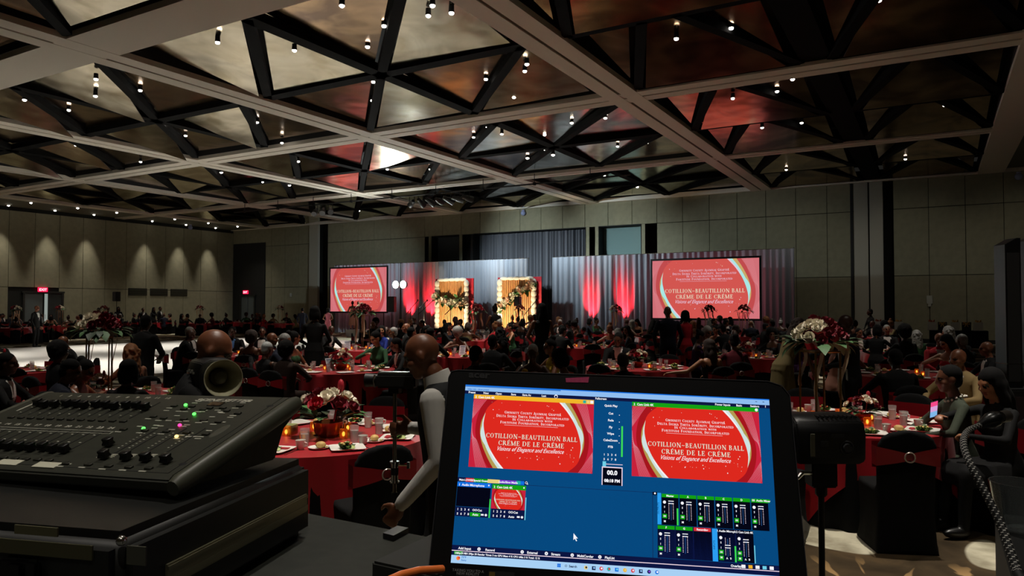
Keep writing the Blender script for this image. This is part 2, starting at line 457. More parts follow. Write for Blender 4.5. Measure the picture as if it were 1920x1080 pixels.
# small white downlights in the gaps between the ceiling panels
lensm = mat('lamp_lens', 'fff6ea', .4, es=18)
can = MB(); can.lathe([(.06, .16), (.066, 0.02), (.06, 0), (.052, 0.012)], 10); canm = can.mesh('can', black)
ln = MB(); ln.ell((0, 0, 0), (.06, .06, .04), 10, 5); lnm = ln.mesh('lens', lensm)
DLREG = []
def downlight(p, watts=0, ang=70, tgt=None, label=None, group='downlights between the ceiling panels', s=1.0):
    if label is None: label = 'small bright downlight in the '+('left' if pxof(p) < 960 else 'right')+' half of the '+('nearest', 'second', 'third', 'farthest')[sum(p[1] > y for y in (10.44, 21.4, 32.2))]+' ceiling row'
    o = thing('downlight', label, 'downlight', p, 0, group); o.scale = (s, s, s); DLREG.append((o, label))
    link('housing', canm, o); l = link('lens', lnm, o); l.location = (0, 0, -.012)
    if watts: spot('downlight_beam', (p[0], p[1], p[2]-.06), tgt or (p[0], p[1], 0), watts, ang, 1.0, size=.08)
    return o
DL = [(46, 187), (129, 206), (180, 148), (263, 169), (408, 79), (470, 61), (490, 110), (552, 94), (46, 291), (142, 272), (348, 254), (482, 229), (312, 231), (415, 323), (543, 347),
      (641, 10), (720, 48), (803, 29), (811, 10), (700, 153), (698, 188), (911, 148), (966, 105), (988, 120), (984, 133), (888, 257), (914, 238), (941, 251), (1072, 230), (1137, 213),
      (1135, 221), (1022, 280), (1037, 290), (989, 296), (1158, 274), (1214, 267), (691, 285), (684, 319), (682, 331), (807, 317), (814, 304), (1133, 328), (1195, 350),
      (1268, 72), (1371, 52), (1648, 0), (1457, 171), (1374, 184), (1503, 230), (1429, 239), (1674, 140), (1781, 119), (1688, 208), (1771, 197), (559, 302), (677, 371), (674, 388), (673, 395)]
for k, (px, py) in enumerate(DL):
    p = atz(px, py, ZC+.17)
    downlight(p, DOWN_W if k % 3 == 0 else 0, 75, s=1.0 if depof(p) < 32 else 1.25)
for k, y in enumerate((18.2, 21.2, 24.23, 27.1, 29.75, 34.2, 37.1, 39.85)):
    downlight((-48.75, y, ZC-.02), 520, 95, label='small white downlight in the inner row of the left soffit', group='downlights in the left soffit', s=1.3)
    downlight((-51.45, y, ZC-.0), 850, 40, (XW, y, 3.4), label='small white downlight in the soffit row close to the left wall', group='downlights in the left soffit', s=1.3)
for k, (x, y) in enumerate(((-4.3, 4.6), (-.6, 7.2), (-9, 5.6), (-4.6, 12.2), (-8.9, 9.2), (-13, 6))):  # unseen downlights added to light the near tables
    downlight((x+.4, y-.3, ZC+.02), (2300, 2000, 1000, 1500, 1300, 1000)[k], (38, 46, 50, 50, 50, 50)[k])
for x, y in ((-3.2, -2.6), (1.6, -1.8), (-1.5, 2.6), (4.5, 3.5)): downlight((x, y, ZC+.02), 620, 80, label='small added downlight, unseen in the ceiling over the control desk')  # added out of view to brighten the desk and console
for x, y in ((-3.5, 16), (-9.4, 13.5), (-12.5, 14.2), (-11.5, 20), (-8, 22.5), (-3.5, 22.5), (-13, 25)): downlight((x, y, ZC+.17), 1100, 58)  # extra downlights, added to brighten the middle tables
for x, y in ((1.6, 8.9), (2.6, 12)): downlight((x, y, ZC+.02), 700, 55)  # unseen extra downlights, added where the guests on the right stayed dark
for x, y in ((-43, 22), (-43.5, 30), (-42, 37)): downlight((x, y, ZC+.17), 1500, 70)  # added to lift the dark crowd along the left wall
for x in (-6, -1, 4): downlight((x, 36.5, ZC+.02), 170, 85, (x, YN, 2.5))  # added to wash the right part of the front wall
for px, py, nm in ((357, 422, 'small bluish glass dome camera hanging from the left soffit'), (981, 394, 'small white dome camera under the ceiling edge above the middle niche'), (1910, 323, 'small bluish dome camera at the soffit of the right corner')):
    p = atz(px, py, ZC-.1); q = MB(); q.ell((0, 0, 0), .17, 14, 10); q.cyl((0, 0, .1), (0, 0, .22), .1)
    tag(q.build('dome_camera', mat('dome_glass', '9aa2c8', .15), M=T(p.x, p.y, min(p.z, ZC-.3))), nm, 'camera')
# ------------------------------------------------------------------ dance floor, stage
q = MB(); q.box((0, 0, .012), (16.4, 21.5, .024), 0)
df = tag(q.build('dance_floor', mat('white_dance_floor', 'dcdad6', .3, var=.06, scale=.6), M=T(-26.6, 18.6, 0)), 'large white dance floor laid on the carpet between the tables', 'dance floor')
q = MB()
for s in (-1, 1): q.box((s*8.25, 0, .01), (.12, 21.7, .02)); q.box((0, s*10.8, .01), (16.6, .12, .02))
q.build('ramp_edge', mat('ramp_edge', '9a958c', .5), df)
SY, SH = 33.6, .42
st = thing('stage', 'low white fronted stage running along the foot of the grey drapes', 'stage', (-22.2, (SY+38.4)/2, 0))
for k in range(8):
    q = MB(); wd = 17.95/8; q.box((-8.97+(k+.5)*wd, 0, SH-.06), (wd-.01, 38.4-SY, .12)); q.build('deck', mat('stage_deck', '8f9090', .6), st)
    q = MB(); q.box((-8.97+(k+.5)*wd, -(38.4-SY)/2-.03, SH/2), (wd-.02, .04, SH-.02)); q.build('skirt', mat('stage_skirt', 'e4e4e2', .6), st)
for k in range(2):
    q = MB(); q.box((-1.2, -(38.4-SY)/2-.25-.3*k, (SH-.14*(k+1))/2), (1.8, .3, SH-.14*(k+1))); q.build('step', mat('stage_skirt', 'e4e4e2', .6), st)

# pipe and drape: each panel of cloth is a drape on its own pipe
dr = mat('grey_drape', '8a909a', .75, sheen=.3)
DY, DH = 38.6, 4.75
for k, (x0, x1, nm) in enumerate(((-37.0, -31.0, 'left, behind the left screen'), (-30.98, -27.0, 'red lit, between left screen and flower wall'), (-26.98, -21.2, 'pale lit, behind the flower walls'),
                                  (-19.55, -15.7, 'pale, beside the right flower wall'), (-15.68, -13.3, 'red lit, left of the right screen'), (-13.28, -6.0, 'dark, behind and beside the right screen'))):
    o = thing('pipe_drape', 'grey drape on a pipe, '+nm, 'drape', ((x0+x1)/2, DY, 0), 0, 'grey drapes behind the stage')
    link('drape', drape_mesh(x1-x0, DH, int((x1-x0)*3.1), .085, dr, seed=k+1, hv=4), o)
    q = MB(); q.cyl((-(x1-x0)/2, .12, DH+.01), ((x1-x0)/2, .12, DH+.01), .025, n=8); q.build('cross_pipe', chrome, o)
    for s in (-1, 1):
        q = MB(); q.cyl((s*((x1-x0)/2-.05), .14, 0), (s*((x1-x0)/2-.05), .14, DH+.06), .025, n=8); q.box((s*((x1-x0)/2-.05), .14, .01), (.4, .3, .02)); q.build('upright', chrome, o)

# ------------------------------------------------------------------ slide drawn with flat glowing shapes
SERIF = {}
def _glyphs():
    S, h = .17, .07
    def st(x, y0=0, y1=1, w=S, sf=3):
        r = [('l', x, y0, x, y1, w)]
        if sf & 1: r.append(('l', x-.15, y0+.03, x+.15, y0+.03, .06))
        if sf & 2: r.append(('l', x-.15, y1-.03, x+.15, y1-.03, .06))
        return r
    L = lambda *a: ('l',)+a
    A = lambda cx, cy, rx, ry, a0, a1: ('a', cx, cy, rx, ry, a0, a1)
    hb = lambda x0, x1, y, w=h: ('l', x0, y, x1, y, w)
    G = SERIF
    G['I'] = (.4, st(.18)); G['L'] = (.7, st(.18)+[hb(.1, .62, .03), L(.6, 0, .6, .25, .07)])
    G['E'] = (.72, st(.18)+[hb(.1, .6, .03), hb(.1, .58, .97), hb(.18, .45, .52), L(.6, 0, .6, .25, .07), L(.57, .77, .57, 1, .07), L(.46, .4, .46, .64, .06)])
    G['F'] = (.68, st(.18)+[hb(.1, .58, .97), hb(.18, .45, .52), L(.57, .75, .57, 1, .07), L(.46, .4, .46, .64, .06)])
    G['T'] = (.78, st(.37)+[hb(.04, .7, .97), L(.06, .75, .06, 1, .07), L(.68, .75, .68, 1, .07)])
    G['H'] = (.95, st(.18)+st(.72)+[hb(.18, .72, .52)])
    G['N'] = (.98, st(.16, w=.08)+st(.78, w=.08)+[L(.14, .98, .78, .03, S)])
    G['M'] = (1.15, st(.15, w=.08)+st(.92)+[L(.17, .98, .5, .03, S), L(.5, .03, .9, .98, .07)])
    G['A'] = (.9, [L(.12, 0, .42, 1, .07), L(.42, 1, .74, 0, S), hb(.22, .62, .33), hb(0, .25, .03), hb(.58, .9, .03)])
    G['U'] = (.92, st(.18, .3, 1, S, 2)+st(.72, .3, 1, .08, 2)+[A(.45, .3, .27, .3, 180, 360)])
    G['W'] = (1.2, [L(.12, 1, .36, 0, S), L(.36, 0, .58, .95, .07), L(.56, 1, .8, 0, S), L(.8, 0, 1.05, 1, .07), hb(0, .28, .97), hb(.92, 1.18, .97)])
    G['Y'] = (.85, st(.4, 0, .5, S, 1)+[L(.1, 1, .4, .48, S), L(.4, .48, .7, 1, .07), hb(0, .25, .97), hb(.58, .82, .97)])
    G['O'] = (.98, [A(.46, .5, .4, .5, 0, 360)])
    G['C'] = (.88, [A(.46, .5, .4, .5, 50, 310), L(.75, .68, .75, .95, .08), L(.75, .05, .75, .28, .06)])
    G['G'] = (.95, [A(.46, .5, .4, .5, 50, 330), L(.75, .68, .75, .95, .08), L(.76, .02, .76, .42, .12), hb(.58, .88, .42)])
    G['D'] = (.95, st(.18)+[A(.4, .5, .45, .5, -90, 90), hb(.1, .42, .03), hb(.1, .42, .97)])
    G['P'] = (.75, st(.18)+[A(.35, .74, .3, .27, -90, 90), hb(.1, .38, .97), hb(.18, .38, .48)])
    G['B'] = (.8, st(.18)+[A(.35, .76, .26, .24, -90, 90), A(.38, .27, .3, .27, -90, 90), hb(.1, .38, .97), hb(.18, .38, .53), hb(.1, .38, .03)])
    G['R'] = (.88, st(.18)+[A(.35, .74, .28, .26, -90, 90), hb(.1, .38, .97), hb(.18, .38, .49), L(.42, .48, .74, 0, S), hb(.66, .88, .03)])
    G['S'] = (.68, [A(.32, .75, .24, .25, 20, 265), A(.32, .27, .26, .27, -160, 95), L(.53, .72, .53, .95, .07), L(.08, .05, .08, .3, .07)])
    G[','] = (.3, [L(.14, .06, .1, -.14, .12)]); G['-'] = (.6, [hb(.1, .5, .42, .1)]); G[' '] = (.4, [])
    G['~'] = (.8, [L(.08, .38, .25, .5, .09), L(.25, .5, .5, .38, .09), L(.5, .38, .68, .5, .09)])
    e = G['E']; G['\xc9'] = (e[0], e[1]+[L(.3, 1.08, .48, 1.28, .08)])
_glyphs()
def serif(mb, text, cx, y, size, mi, z, M, caps=True, fit=None):
    # capitals from the strokes above; lower case letters become small capitals
    adv = []; tot = 0
    for ch in text:
        k = .78 if ch.islower() else 1.0; g = SERIF.get(ch.upper(), SERIF[' ']); adv.append((g, k)); tot += g[0]*k+.06
    sx = (fit/(tot*size)) if fit else 1.0; x = cx-tot*size*sx/2
    for g, k in adv:
        for s in g[1]:
            if s[0] == 'l':
                _, x0, y0, x1, y1, wd = s; dx, dy = x1-x0, y1-y0; l = math.hypot(dx, dy) or 1; nx, ny = -dy/l*wd/2, dx/l*wd/2
                P = [(x0+nx, y0+ny), (x0-nx, y0-ny), (x1-nx, y1-ny), (x1+nx, y1+ny)]
                mb.add([(x+px*k*size*sx, y+py*k*size, z) for px, py in P], [(0, 1, 2, 3)], mi, M)
            else:
                _, ax, ay, rx, ry, a0, a1 = s; n = max(4, int((a1-a0)/24)); vs = []
                for i in range(n+1):
                    a = rad(a0+(a1-a0)*i/n); wd = .06+.12*abs(math.cos(a)); c, sn = math.cos(a), math.sin(a)
                    for q_ in (0, wd): vs.append((x+(ax+(rx-q_)*c)*k*size*sx, y+(ay+(ry-q_*.6)*sn)*k*size, z))
                mb.add(vs, [(2*i, 2*i+1, 2*i+3, 2*i+2) for i in range(n)], mi, M)
        x += (g[0]*k+.06)*size*sx
def strip(mb, A, B, mi, z, M):
    vs = [(p[0], p[1], z) for p in A]+[(p[0], p[1], z) for p in B]; n = len(A)
    mb.add(vs, [(i, i+1, n+i+1, n+i) for i in range(n-1)], mi, M)
def smooth_curve(P, n=24):
    out = []
    for i in range(n+1):
        t = i/n*(len(P)-1); k = min(int(t), len(P)-2); f = t-k
        p0, p1, p2, p3 = P[max(k-1, 0)], P[k], P[k+1], P[min(k+2, len(P)-1)]
        out.append(tuple(.5*((2*p1[c])+(-p0[c]+p2[c])*f+(2*p0[c]-5*p1[c]+4*p2[c]-p3[c])*f*f+(-p0[c]+3*p1[c]-3*p2[c]+p3[c])*f**3) for c in range(2)))
    return out
def slide(mb, x0, y0, w, h, M, b, e, detail=2, z=0.0):
    # b = first material index: red, dark red, line pink, gold, silver, cream, white, pink edge
    U = lambda u, v: (x0+u*w, y0+h*(1-v))
    mb.quad([(x0, y0, z), (x0+w, y0, z), (x0+w, y0+h, z), (x0, y0+h, z)], b+7, M)
    O = smooth_curve([(.115, -.0), (.07, .12), (.04, .3), (.035, .5), (.065, .7), (.115, .88), (.16, 1.0)])
    rest = [(1-u, 1-v) for u, v in O]
    body = [U(*p) for p in O]+[U(*p) for p in rest]
    mb.add([(p[0], p[1], z+e) for p in body], [tuple(range(len(body)))], b+1, M)
    I = smooth_curve([(.2, -.0), (.125, .12), (.09, .3), (.085, .5), (.125, .68), (.2, .86), (.275, 1.0)])
    inner = [U(*p) for p in I]+[U(1-u, 1-v) for u, v in I]
    mb.add([(p[0], p[1], z+2*e) for p in inner], [tuple(range(len(inner)))], b, M)
    out = smooth_curve([(.108, .2), (.078, .34), (.074, .5), (.1, .68), (.15, .86), (.2, 1.0)]); inn = smooth_curve([(.108, .2), (.098, .35), (.112, .5), (.15, .68), (.215, .86), (.285, 1.0)])
    for flip in (0, 1):
        f = (lambda u, v: U(1-u, 1-v)) if flip else U
        bands = ((0, .45, 3), (.45, .78, 4), (.78, 1.0, 6)) if detail > 1 else ((0, .6, 3), (.6, 1, 6))
        for a, c, mi in bands:
            A = [f(p[0]*(1-a)+q_[0]*a, p[1]*(1-a)+q_[1]*a) for p, q_ in zip(out, inn)]; B = [f(p[0]*(1-c)+q_[0]*c, p[1]*(1-c)+q_[1]*c) for p, q_ in zip(out, inn)]
            strip(mb, A, B, b+mi, z+3*e, M)
        m0, m1 = 4, 18
        fr = [.92*math.sin(PI*(k-m0)/(m1-1-m0)) for k in range(m0, m1)]
        strip(mb, [f(*p) for p in inn[m0:m1]], [f(q_[0]+(p[0]-q_[0])*t, q_[1]+(p[1]-q_[1])*t) for p, q_, t in zip(out[m0:m1], inn[m0:m1], fr)], b+4, z+3.5*e, M)
        if detail > 1:
            for k in range(9):
                t = k/9
                for Wv in (smooth_curve([(.11-.012*k, -.0), (.05-.008*k, .16), (-.0, .3-.01*k)]), smooth_curve([(-.0, .36+.03*k), (.012+.004*k, .6), (.04+.008*k, .85), (.06+.01*k, 1.0)])):
                    Wv = [(max(0, u), v) for u, v in Wv]
                    strip(mb, [f(*p) for p in Wv], [f(p[0]+.0025, p[1]) for p in Wv], b+2, z+2.5*e, M)
    r = random.Random(5)
    for k in range(46 if detail > 1 else 18):
        if k % 3: u, v = .3+.55*r.random(), .72+.2*r.random()-.1*(r.random())
        else: u, v = .15+.6*r.random(), .03+.25*r.random()
        s = (.0015+.0032*r.random()**2)*w; c = U(u, v)
        mb.quad([(c[0]-s, c[1], z+3*e), (c[0], c[1]-s*1.3, z+3*e), (c[0]+s, c[1], z+3*e), (c[0], c[1]+s*1.3, z+3*e)], b+(5 if k % 2 else 6), M)
    Z = z+4*e
    def ln(t, v, size, fit, mi): c = U(.5, v); serif(mb, t, c[0], c[1], size*h, mi, Z, M, fit=fit*w)
    ln('Gwinnett County Alumnae Chapter', .20, .038, .47, b+6)
    ln('Delta Sigma Theta Sorority, Incorporated', .255, .038, .60, b+6)
    ln('In Collaboration with', .30, .034, .33, b+6)
    ln('Fortitude Foundation, Incorporated', .35, .038, .53, b+6)
    c = U(.27, .372); mb.quad([(c[0], c[1], Z), (c[0]+.44*w, c[1], Z), (c[0]+.44*w, c[1]+.003*h, Z), (c[0], c[1]+.003*h, Z)], b+6, M)
    for dx, dy, mi, zz in ((.003, -.004, b+1, Z), (0, 0, b+5, Z+.5*e)):
        for t, v, fit in (('COTILLION~BEAUTILLION BALL', .565, .75), ('CR\xc9ME DE LE CR\xc9ME', .665, .54)):
            c = U(.5+dx, v-dy); serif(mb, t, c[0], c[1], .066*h, mi, zz, M, fit=fit*w)
    vs, fs = textmesh('Visions of Elegance and Excellence', 1.0, shear=.5, align='CENTER')
    W = max(v[0] for v in vs)-min(v[0] for v in vs); c = U(.49, .745); k = .54*w/W
    mb.add([(c[0]+v[0]*k, c[1]+v[1]*k*1.25, Z) for v in vs], fs, b+6, M)
def slidemats(pre, cols, es): return [mat(pre+str(i), c, .5, es=es) for i, c in enumerate(cols)]
STG = slidemats('stage_slide', ['d2554f', 'c04a4c', 'd87f86', 'c9a768', 'a8e6e4', 'ecd9bd', 'e6c8dc', 'cf6f76'], 1.0)
LAP = slidemats('laptop_slide', ['dc281d', 'a5131c', 'd9808f', 'b39a52', 'cfe2e0', 'ece5cf', 'f4f0f2', 'c8203a'], 1.0)

def stage_screen(x0, x1, z0, z1, y, label):
    o = thing('projection_screen', label, 'screen', ((x0+x1)/2, y, 0), 0, 'projection screens')
    w, h = x1-x0, z1-z0; B = .1; fb = mat('screen_frame', '0a0a0d', .6)
    for a in (((0, 0, z0-B/2), (w+2*B, .06, B)), ((0, 0, z1+B/2), (w+2*B, .06, B)), ((-w/2-B/2, 0, (z0+z1)/2), (B, .06, h)), ((w/2+B/2, 0, (z0+z1)/2), (B, .06, h))):
        q = MB(); q.box(*a); q.build('frame_bar', fb, o)
    q = MB(); slide(q, -w/2, 0, w, h, T(0, -.012, z0) @ RX(PI/2), 0, .004, 2)
    q.box((0, .01, (z0+z1)/2), (w, .02, h), 7)
    q.build('screen_picture', STG, o, smooth=False)
    for s in (-1, 1):
        q = MB(); q.cyl((s*(w/2-.3), .06, 0), (s*(w/2-.3), .06, z1), .03, n=8); q.box((s*(w/2-.3), .06, .02), (.08, 1.2, .04)); q.build('leg', black, o)
stage_screen(-36.25, -31.25, 1.5, 4.45, 37.5, 'red slide glowing on the left stage screen, framed in black')
stage_screen(-13.0, -7.48, 1.23, 4.27, 37.5, 'red slide glowing on the right stage screen, framed in black')

# flower walls: red backing, warm slats, scalloped white border, a garland of greenery and white blooms
slatm = mat('warm_slat', 'd79a5c', .5); redm = mat('red_backing', 'c8142c', .6); shell = mat('white_border', 'f2ead8', .5)
leafm = mat('foliage', '3f6b35', .6, var=.4, scale=30); leafd = mat('foliage_dark', '22391d', .6, var=.3, scale=30)
rosew = mat('white_bloom', 'efe6d2', .6); roser = mat('burgundy_bloom', '6d0a1e', .6); roser2 = mat('red_bloom', 'a30f24', .6)
def rose_mesh(mats, r=1.0, seed=0):
    rr = random.Random(seed); q = MB()
    for k, (rad_, n, tilt) in enumerate(((.35, 3, .1), (.7, 5, .5), (1.0, 6, .95))):
        for i in range(n):
            a = 2*PI*(i+.5*k)/n+rr.uniform(-.15, .15); M = RZ(a) @ T(rad_*.55*r, 0, 0) @ RY(tilt*.9)
            w = r*(.34+.3*rad_); h = r*(1.05-.15*k)
            q.add([(-.06*r, -w*.5, 0), (-.06*r, w*.5, 0), (.06*r, w, h*.55), (.06*r, -w, h*.55), (0, w*.55, h), (0, -w*.55, h)], [(0, 1, 2, 3), (3, 2, 4, 5)], 0, M)
    q.ell((0, 0, .3*r), (.5*r, .5*r, .4*r), 8, 5)
    return q.mesh('rose', mats, ang=60)
def leaf_mesh(m):
    q = MB(); P = [(0, 0, 0), (.22, .25, .06), (.3, .55, .08), (.18, .85, .02), (0, 1.1, -.12)]
    q.add([(0, 0, 0)]+[(x, y, z) for x, y, z in P[1:4]]+[P[4]]+[(-x, y, z) for x, y, z in P[3:0:-1]]+[(0, .3, .02), (0, .6, .02), (0, .85, -.03)],
          [(0, 1, 8), (1, 2, 9, 8), (2, 3, 10, 9), (3, 4, 10), (0, 8, 7), (8, 9, 6, 7), (9, 10, 5, 6), (10, 4, 5)])
    return q.mesh('leaf', m, ang=70)
ROSE = [rose_mesh(rosew, seed=1), rose_mesh(roser, seed=2), rose_mesh(roser2, seed=3), rose_mesh(mat('blush_bloom', 'd9b39a', .6), seed=4)]
LEAF = [leaf_mesh(leafm), leaf_mesh(leafd)]
def bloom(parent, p, r, kind, dirv=(0, -.4, 1), nm='rose'):
    o = link(nm, ROSE[kind], parent); o.location = p; o.scale = (r, r, r)
    o.rotation_euler = Vector(dirv).to_track_quat('Z', 'Y').to_euler()
def leaf(parent, p, L, dirv, kind=0):
    o = link('leaf', LEAF[kind], parent); o.location = p; o.scale = (L, L, L)
    o.rotation_euler = Vector(dirv).to_track_quat('Y', 'Z').to_euler()
def flower_wall(cx, z0, w, h, y, diag, label):
    o = thing('flower_backdrop', label, 'backdrop', (cx, y, z0), 0, 'flower walls on the stage'); r = random.Random(int(cx))
    q = MB(); q.box((.12, .1, h/2), (w+.34, .06, h+.1)); q.build('backing', redm, o)
    n = 17
    for k in range(n):
        q = MB(); q.box(((k-(n-1)/2)*(w-.5)/n, 0, h/2), ((w-.5)/n*.62, .06, h-.1)); q.build('slat', slatm, o)
    for s in (-1, 1):
        for k in range(9):
            q = MB(); q.ell((s*(w/2-.14), -.05, .2+k*(h-.3)/8.5), (.19, .09, .22), 10, 6); q.build('scallop', shell, o)
    for k in range(5):
        q = MB(); q.ell(((k-2)*(w-.5)/5, -.04, h-.02), (.3, .08, .11), 10, 6); q.build('scallop', shell, o)
    for k in range(26):
        t = k/25; x = -w/2+.1+t*(w-.2)
        z = (h*.52+.45*(1-t)*abs(1-t) if diag < 0 else h*.42+t*h*.5)+r.uniform(-.16, .16)
        bloom(o, (x, -.16-r.random()*.12, z), .11+.07*r.random(), 0 if r.random() < .8 else 3, (r.uniform(-.5, .5), -1, r.uniform(-.2, .6)))
        for j in range(2): leaf(o, (x+r.uniform(-.1, .1), -.12, z+r.uniform(-.15, .15)), .3+.15*r.random(), (r.uniform(-1, 1), -.5, r.uniform(-.8, .8)), 0)
    return o
flower_wall(-25.4, SH+.02, 2.45, 3.05, 36.6, -1, 'warm lit slatted flower wall with a level garland, left of the dark gap')
flower_wall(-20.85, SH+.02, 2.55, 3.05, 36.6, 1, 'warm lit slatted flower wall with a rising garland, right of the first')
# warm light washing the two slatted walls from the stage floor in front
for cx in (-25.4, -20.85):
    f = thing('floor_lamp', 'small black floor spotlight on the stage before the '+('level' if cx < -23 else 'rising')+' garland wall', 'spotlight', (cx-.5, 34.1, SH), 0)
    q = MB(); q.box((0, 0, .02), (.2, .16, .04)); q.cyl((0, -.06, .12), (0, .12, .2), .07, n=10); q.build('housing', black, f)
    q = MB(); q.cyl((0, .12, .2), (0, .125, .203), .06, n=10); q.build('lens', mat('warm_lens', 'ffb070', .4, es=6), f)
    spot('floor_beam', (cx-.5, 34.25, SH+.24), (cx, 36.6, 1.9), 760, 85, .5, (1, .8, .52), .1, f)
# red uplights on the drapes
for x, nm in ((-30.0, 'left of the flower walls, outer'), (-28.3, 'left of the flower walls, inner'), (-16.9, 'right of the flower walls, inner'), (-14.9, 'right of the flower walls, outer')):
    f = thing('uplight', 'small red stage uplight at the foot of the drape, '+nm, 'uplight', (x, DY-.75, SH), 0, 'red uplights along the drapes')
    q = MB(); q.cyl((0, 0, 0), (0, .03, .2), .09, n=10); q.build('housing', black, f)
    q = MB(); q.cyl((0, .03, .2), (0, .032, .215), .075, n=10); q.build('lens', mat('red_lens', 'ff2030', .4, es=6), f)
    spot('uplight_beam', (x, DY-.72, SH+.26), (x-.1, DY+.05, 2.1), 2600, 44, .9, (1, .02, .03), .06, f)
def pole_stand(o, h, spread=.45, m=black, r=.018, nm='leg'):
    q = MB(); q.cyl((0, 0, .35), (0, 0, h), r, n=8); q.build('pole', m, o)
    for k in range(3):
        a = k*2*PI/3+.4; q = MB(); q.tube([(0, 0, .5), (spread*math.cos(a), spread*math.sin(a), .02)], r*.8, 6); q.build(nm, m, o)
# twin floodlight stand, speakers, microphone stands
p = aty(750, 605, 36.2)
o = thing('floodlight_stand', 'tall stand with two glowing white floodlights beside the left screen', 'floodlight', (p.x, 36.2, SH))
pole_stand(o, 2.75, .5)
q = MB(); q.cyl((-.35, 0, 2.75), (.35, 0, 2.75), .02, n=8); q.build('cross_bar', black, o)
for s in (-1, 1):
    q = MB(); q.cyl((s*.3, .12, 2.8), (s*.3, -.08, 2.8), .2, .27, 14); h_ = q.build('flood_head', blackp, o)
    q = MB(); q.cyl((s*.3, -.08, 2.8), (s*.3, -.09, 2.8), .25, n=14); q.build('lens', mat('flood_lens', 'e4fff0', .4, es=5), h_)
for k, tx in enumerate((-24, -14)): spot('flood_beam', (p.x, 36.0, SH+2.8), (tx, 10, 5.0), 1000, 140, .6, (.92, 1, .95), .25, o)
def pa_speaker(px, py0, py1, y, label, base=0.0):
    a = aty(px, py0, y); b = aty(px, py1, y); h = a.z-b.z
    o = thing('pa_speaker', label, 'speaker', (a.x, y, base)); pole_stand(o, b.z-base+.05)
    q = MB(); w_ = h*.62; q.prism([(-w_/2, -.18), (w_/2, -.18), (w_*.33, .2), (-w_*.33, .2)], b.z-base, a.z-base); c = q.build('cabinet', blackp, o, bevel=.02)
    q = MB(); q.box((0, -.19, (a.z+b.z)/2-base), (w_*.9, .015, h*.92)); q.build('grille', mat('speaker_grille', '18181a', .7), c)
pa_speaker(735, 556, 585, 35.0, 'black speaker on a pole beside the twin floodlights')
pa_speaker(972, 556, 574, 32.6, 'black speaker on a pole in front of the rising garland wall')
pa_speaker(219, 547, 565, 30.0, 'black speaker on a pole near the left wall')
for k, px in enumerate((770, 785, 795, 845, 992)):
    p = aty(px, 605, 34.6)
    o = thing('microphone_stand', ('first', 'second', 'third', 'fourth', 'rightmost')[k]+' black boom microphone stand from the left on the stage', 'microphone stand', (p.x, 34.6, SH), .3*k, 'microphone stands on the stage')
    pole_stand(o, 1.35, .3, black, .022)
    q = MB(); q.cyl((-.35, 0, .95), (.5, 0, 1.75), .022, n=6); q.build('boom', black, o)
    q = MB(); q.ell((.53, 0, 1.78), (.05, .05, .07), 8, 6); q.build('microphone', blackp, o)
o = thing('monitor_wedge', 'low black stage monitor box beside the floodlight stand', 'monitor', aty(768, 606, 34.2)); o.location.z = SH
q = MB(); q.prism([(-.3, -.2), (.3, -.2), (.3, .2), (-.3, .2)], 0, .3); q.build('cabinet', blackp, o, bevel=.03)
q = MB(); q.box((0, -.205, .15), (.54, .012, .24)); q.build('grille', mat('speaker_grille', '18181a', .7), o)

# lighting pipe hung under the second cross beam with its spotlights
tr = thing('lighting_pipe', 'long black lighting pipe hung under the ceiling beam in front of the stage', 'lighting pipe', (-26.0, 31.6, ZC-.45))
q = MB(); q.cyl((-13, 0, 0), (14, 0, 0), .04, n=8); q.build('pipe', black, tr)
for x in range(-12, 15, 3):
    q = MB(); q.cyl((x, 0, 0), (x, 0, .5), .02, n=6); q.box((x, 0, 0), (.1, .14, .14)); q.build('hanger', black, tr)
def par(x, y, nm, tgt, watts, c=(.86, .93, 1), ang=30):
    f = thing('stage_light', nm, 'spotlight', (x, y, ZC-.5), 0)
    d = (Vector(tgt)-Vector((x, y, ZC-.9))).normalized(); c0 = Vector((0, 0, -.35))
    q = MB(); q.tube([(-.17, 0, -.4), (-.17, 0, -.02), (.17, 0, -.02), (.17, 0, -.4)], .02, 6); q.build('yoke', black, f)
    q = MB(); q.tube([c0-d*.3, c0-d*.05, c0, c0+d*.35], [.09, .12, .15, .17], 12); q.build('housing', blackp, f)
    q = MB(); q.cyl(c0+d*.34, c0+d*.352, .15, n=12); q.build('lens', mat('lens_dark', '20242c', .1), f)
    if watts: spot('stage_beam', Vector((x, y, ZC-.5))+c0+d*.45, tgt, watts, ang, 1.0, c, .1, f)
TG = [(-34, DY, 4.6), (-25, DY, 4.4), (-22, DY, 4.4), (-23.3, YN+.6, 5.6), (-18, DY, 4.4), (-12, DY, 4.7), (-16.8, YN+.7, 5.6)]
fx = [-31.8, -31.2, -30.6]+[-24.6, -24.0, -23.4, -22.8, -22.2, -21.6, -21.0]
for k, x in enumerate(fx):
    nm = ('spotlight on the ceiling pipe above the left screen, '+('left', 'middle', 'right')[k]+' of three') if k < 3 else ('black spotlight in the row of seven on the ceiling pipe, '+('leftmost', 'second', 'third', 'middle', 'fifth', 'sixth', 'rightmost')[k-3])
    tg = TG[k-3] if k >= 3 else (-27+k*3, 22, 0)
    par(x, 31.6, nm, tg, STAGE_W if k >= 3 else 0, ang=46, c=(.78, .93, 1))
# lamps over the dance floor, added to light it and the ceiling
for k, (x, y) in enumerate(((-31, 12), (-22.5, 13), (-31, 20), (-22.5, 20.5), (-30.5, 26.5), (-22.5, 27))):
    downlight((x, y, ZC+.05), DANCE_W, 62, label='small bright white added downlight among the dark struts over the dance floor', group='added downlights over the dance floor')
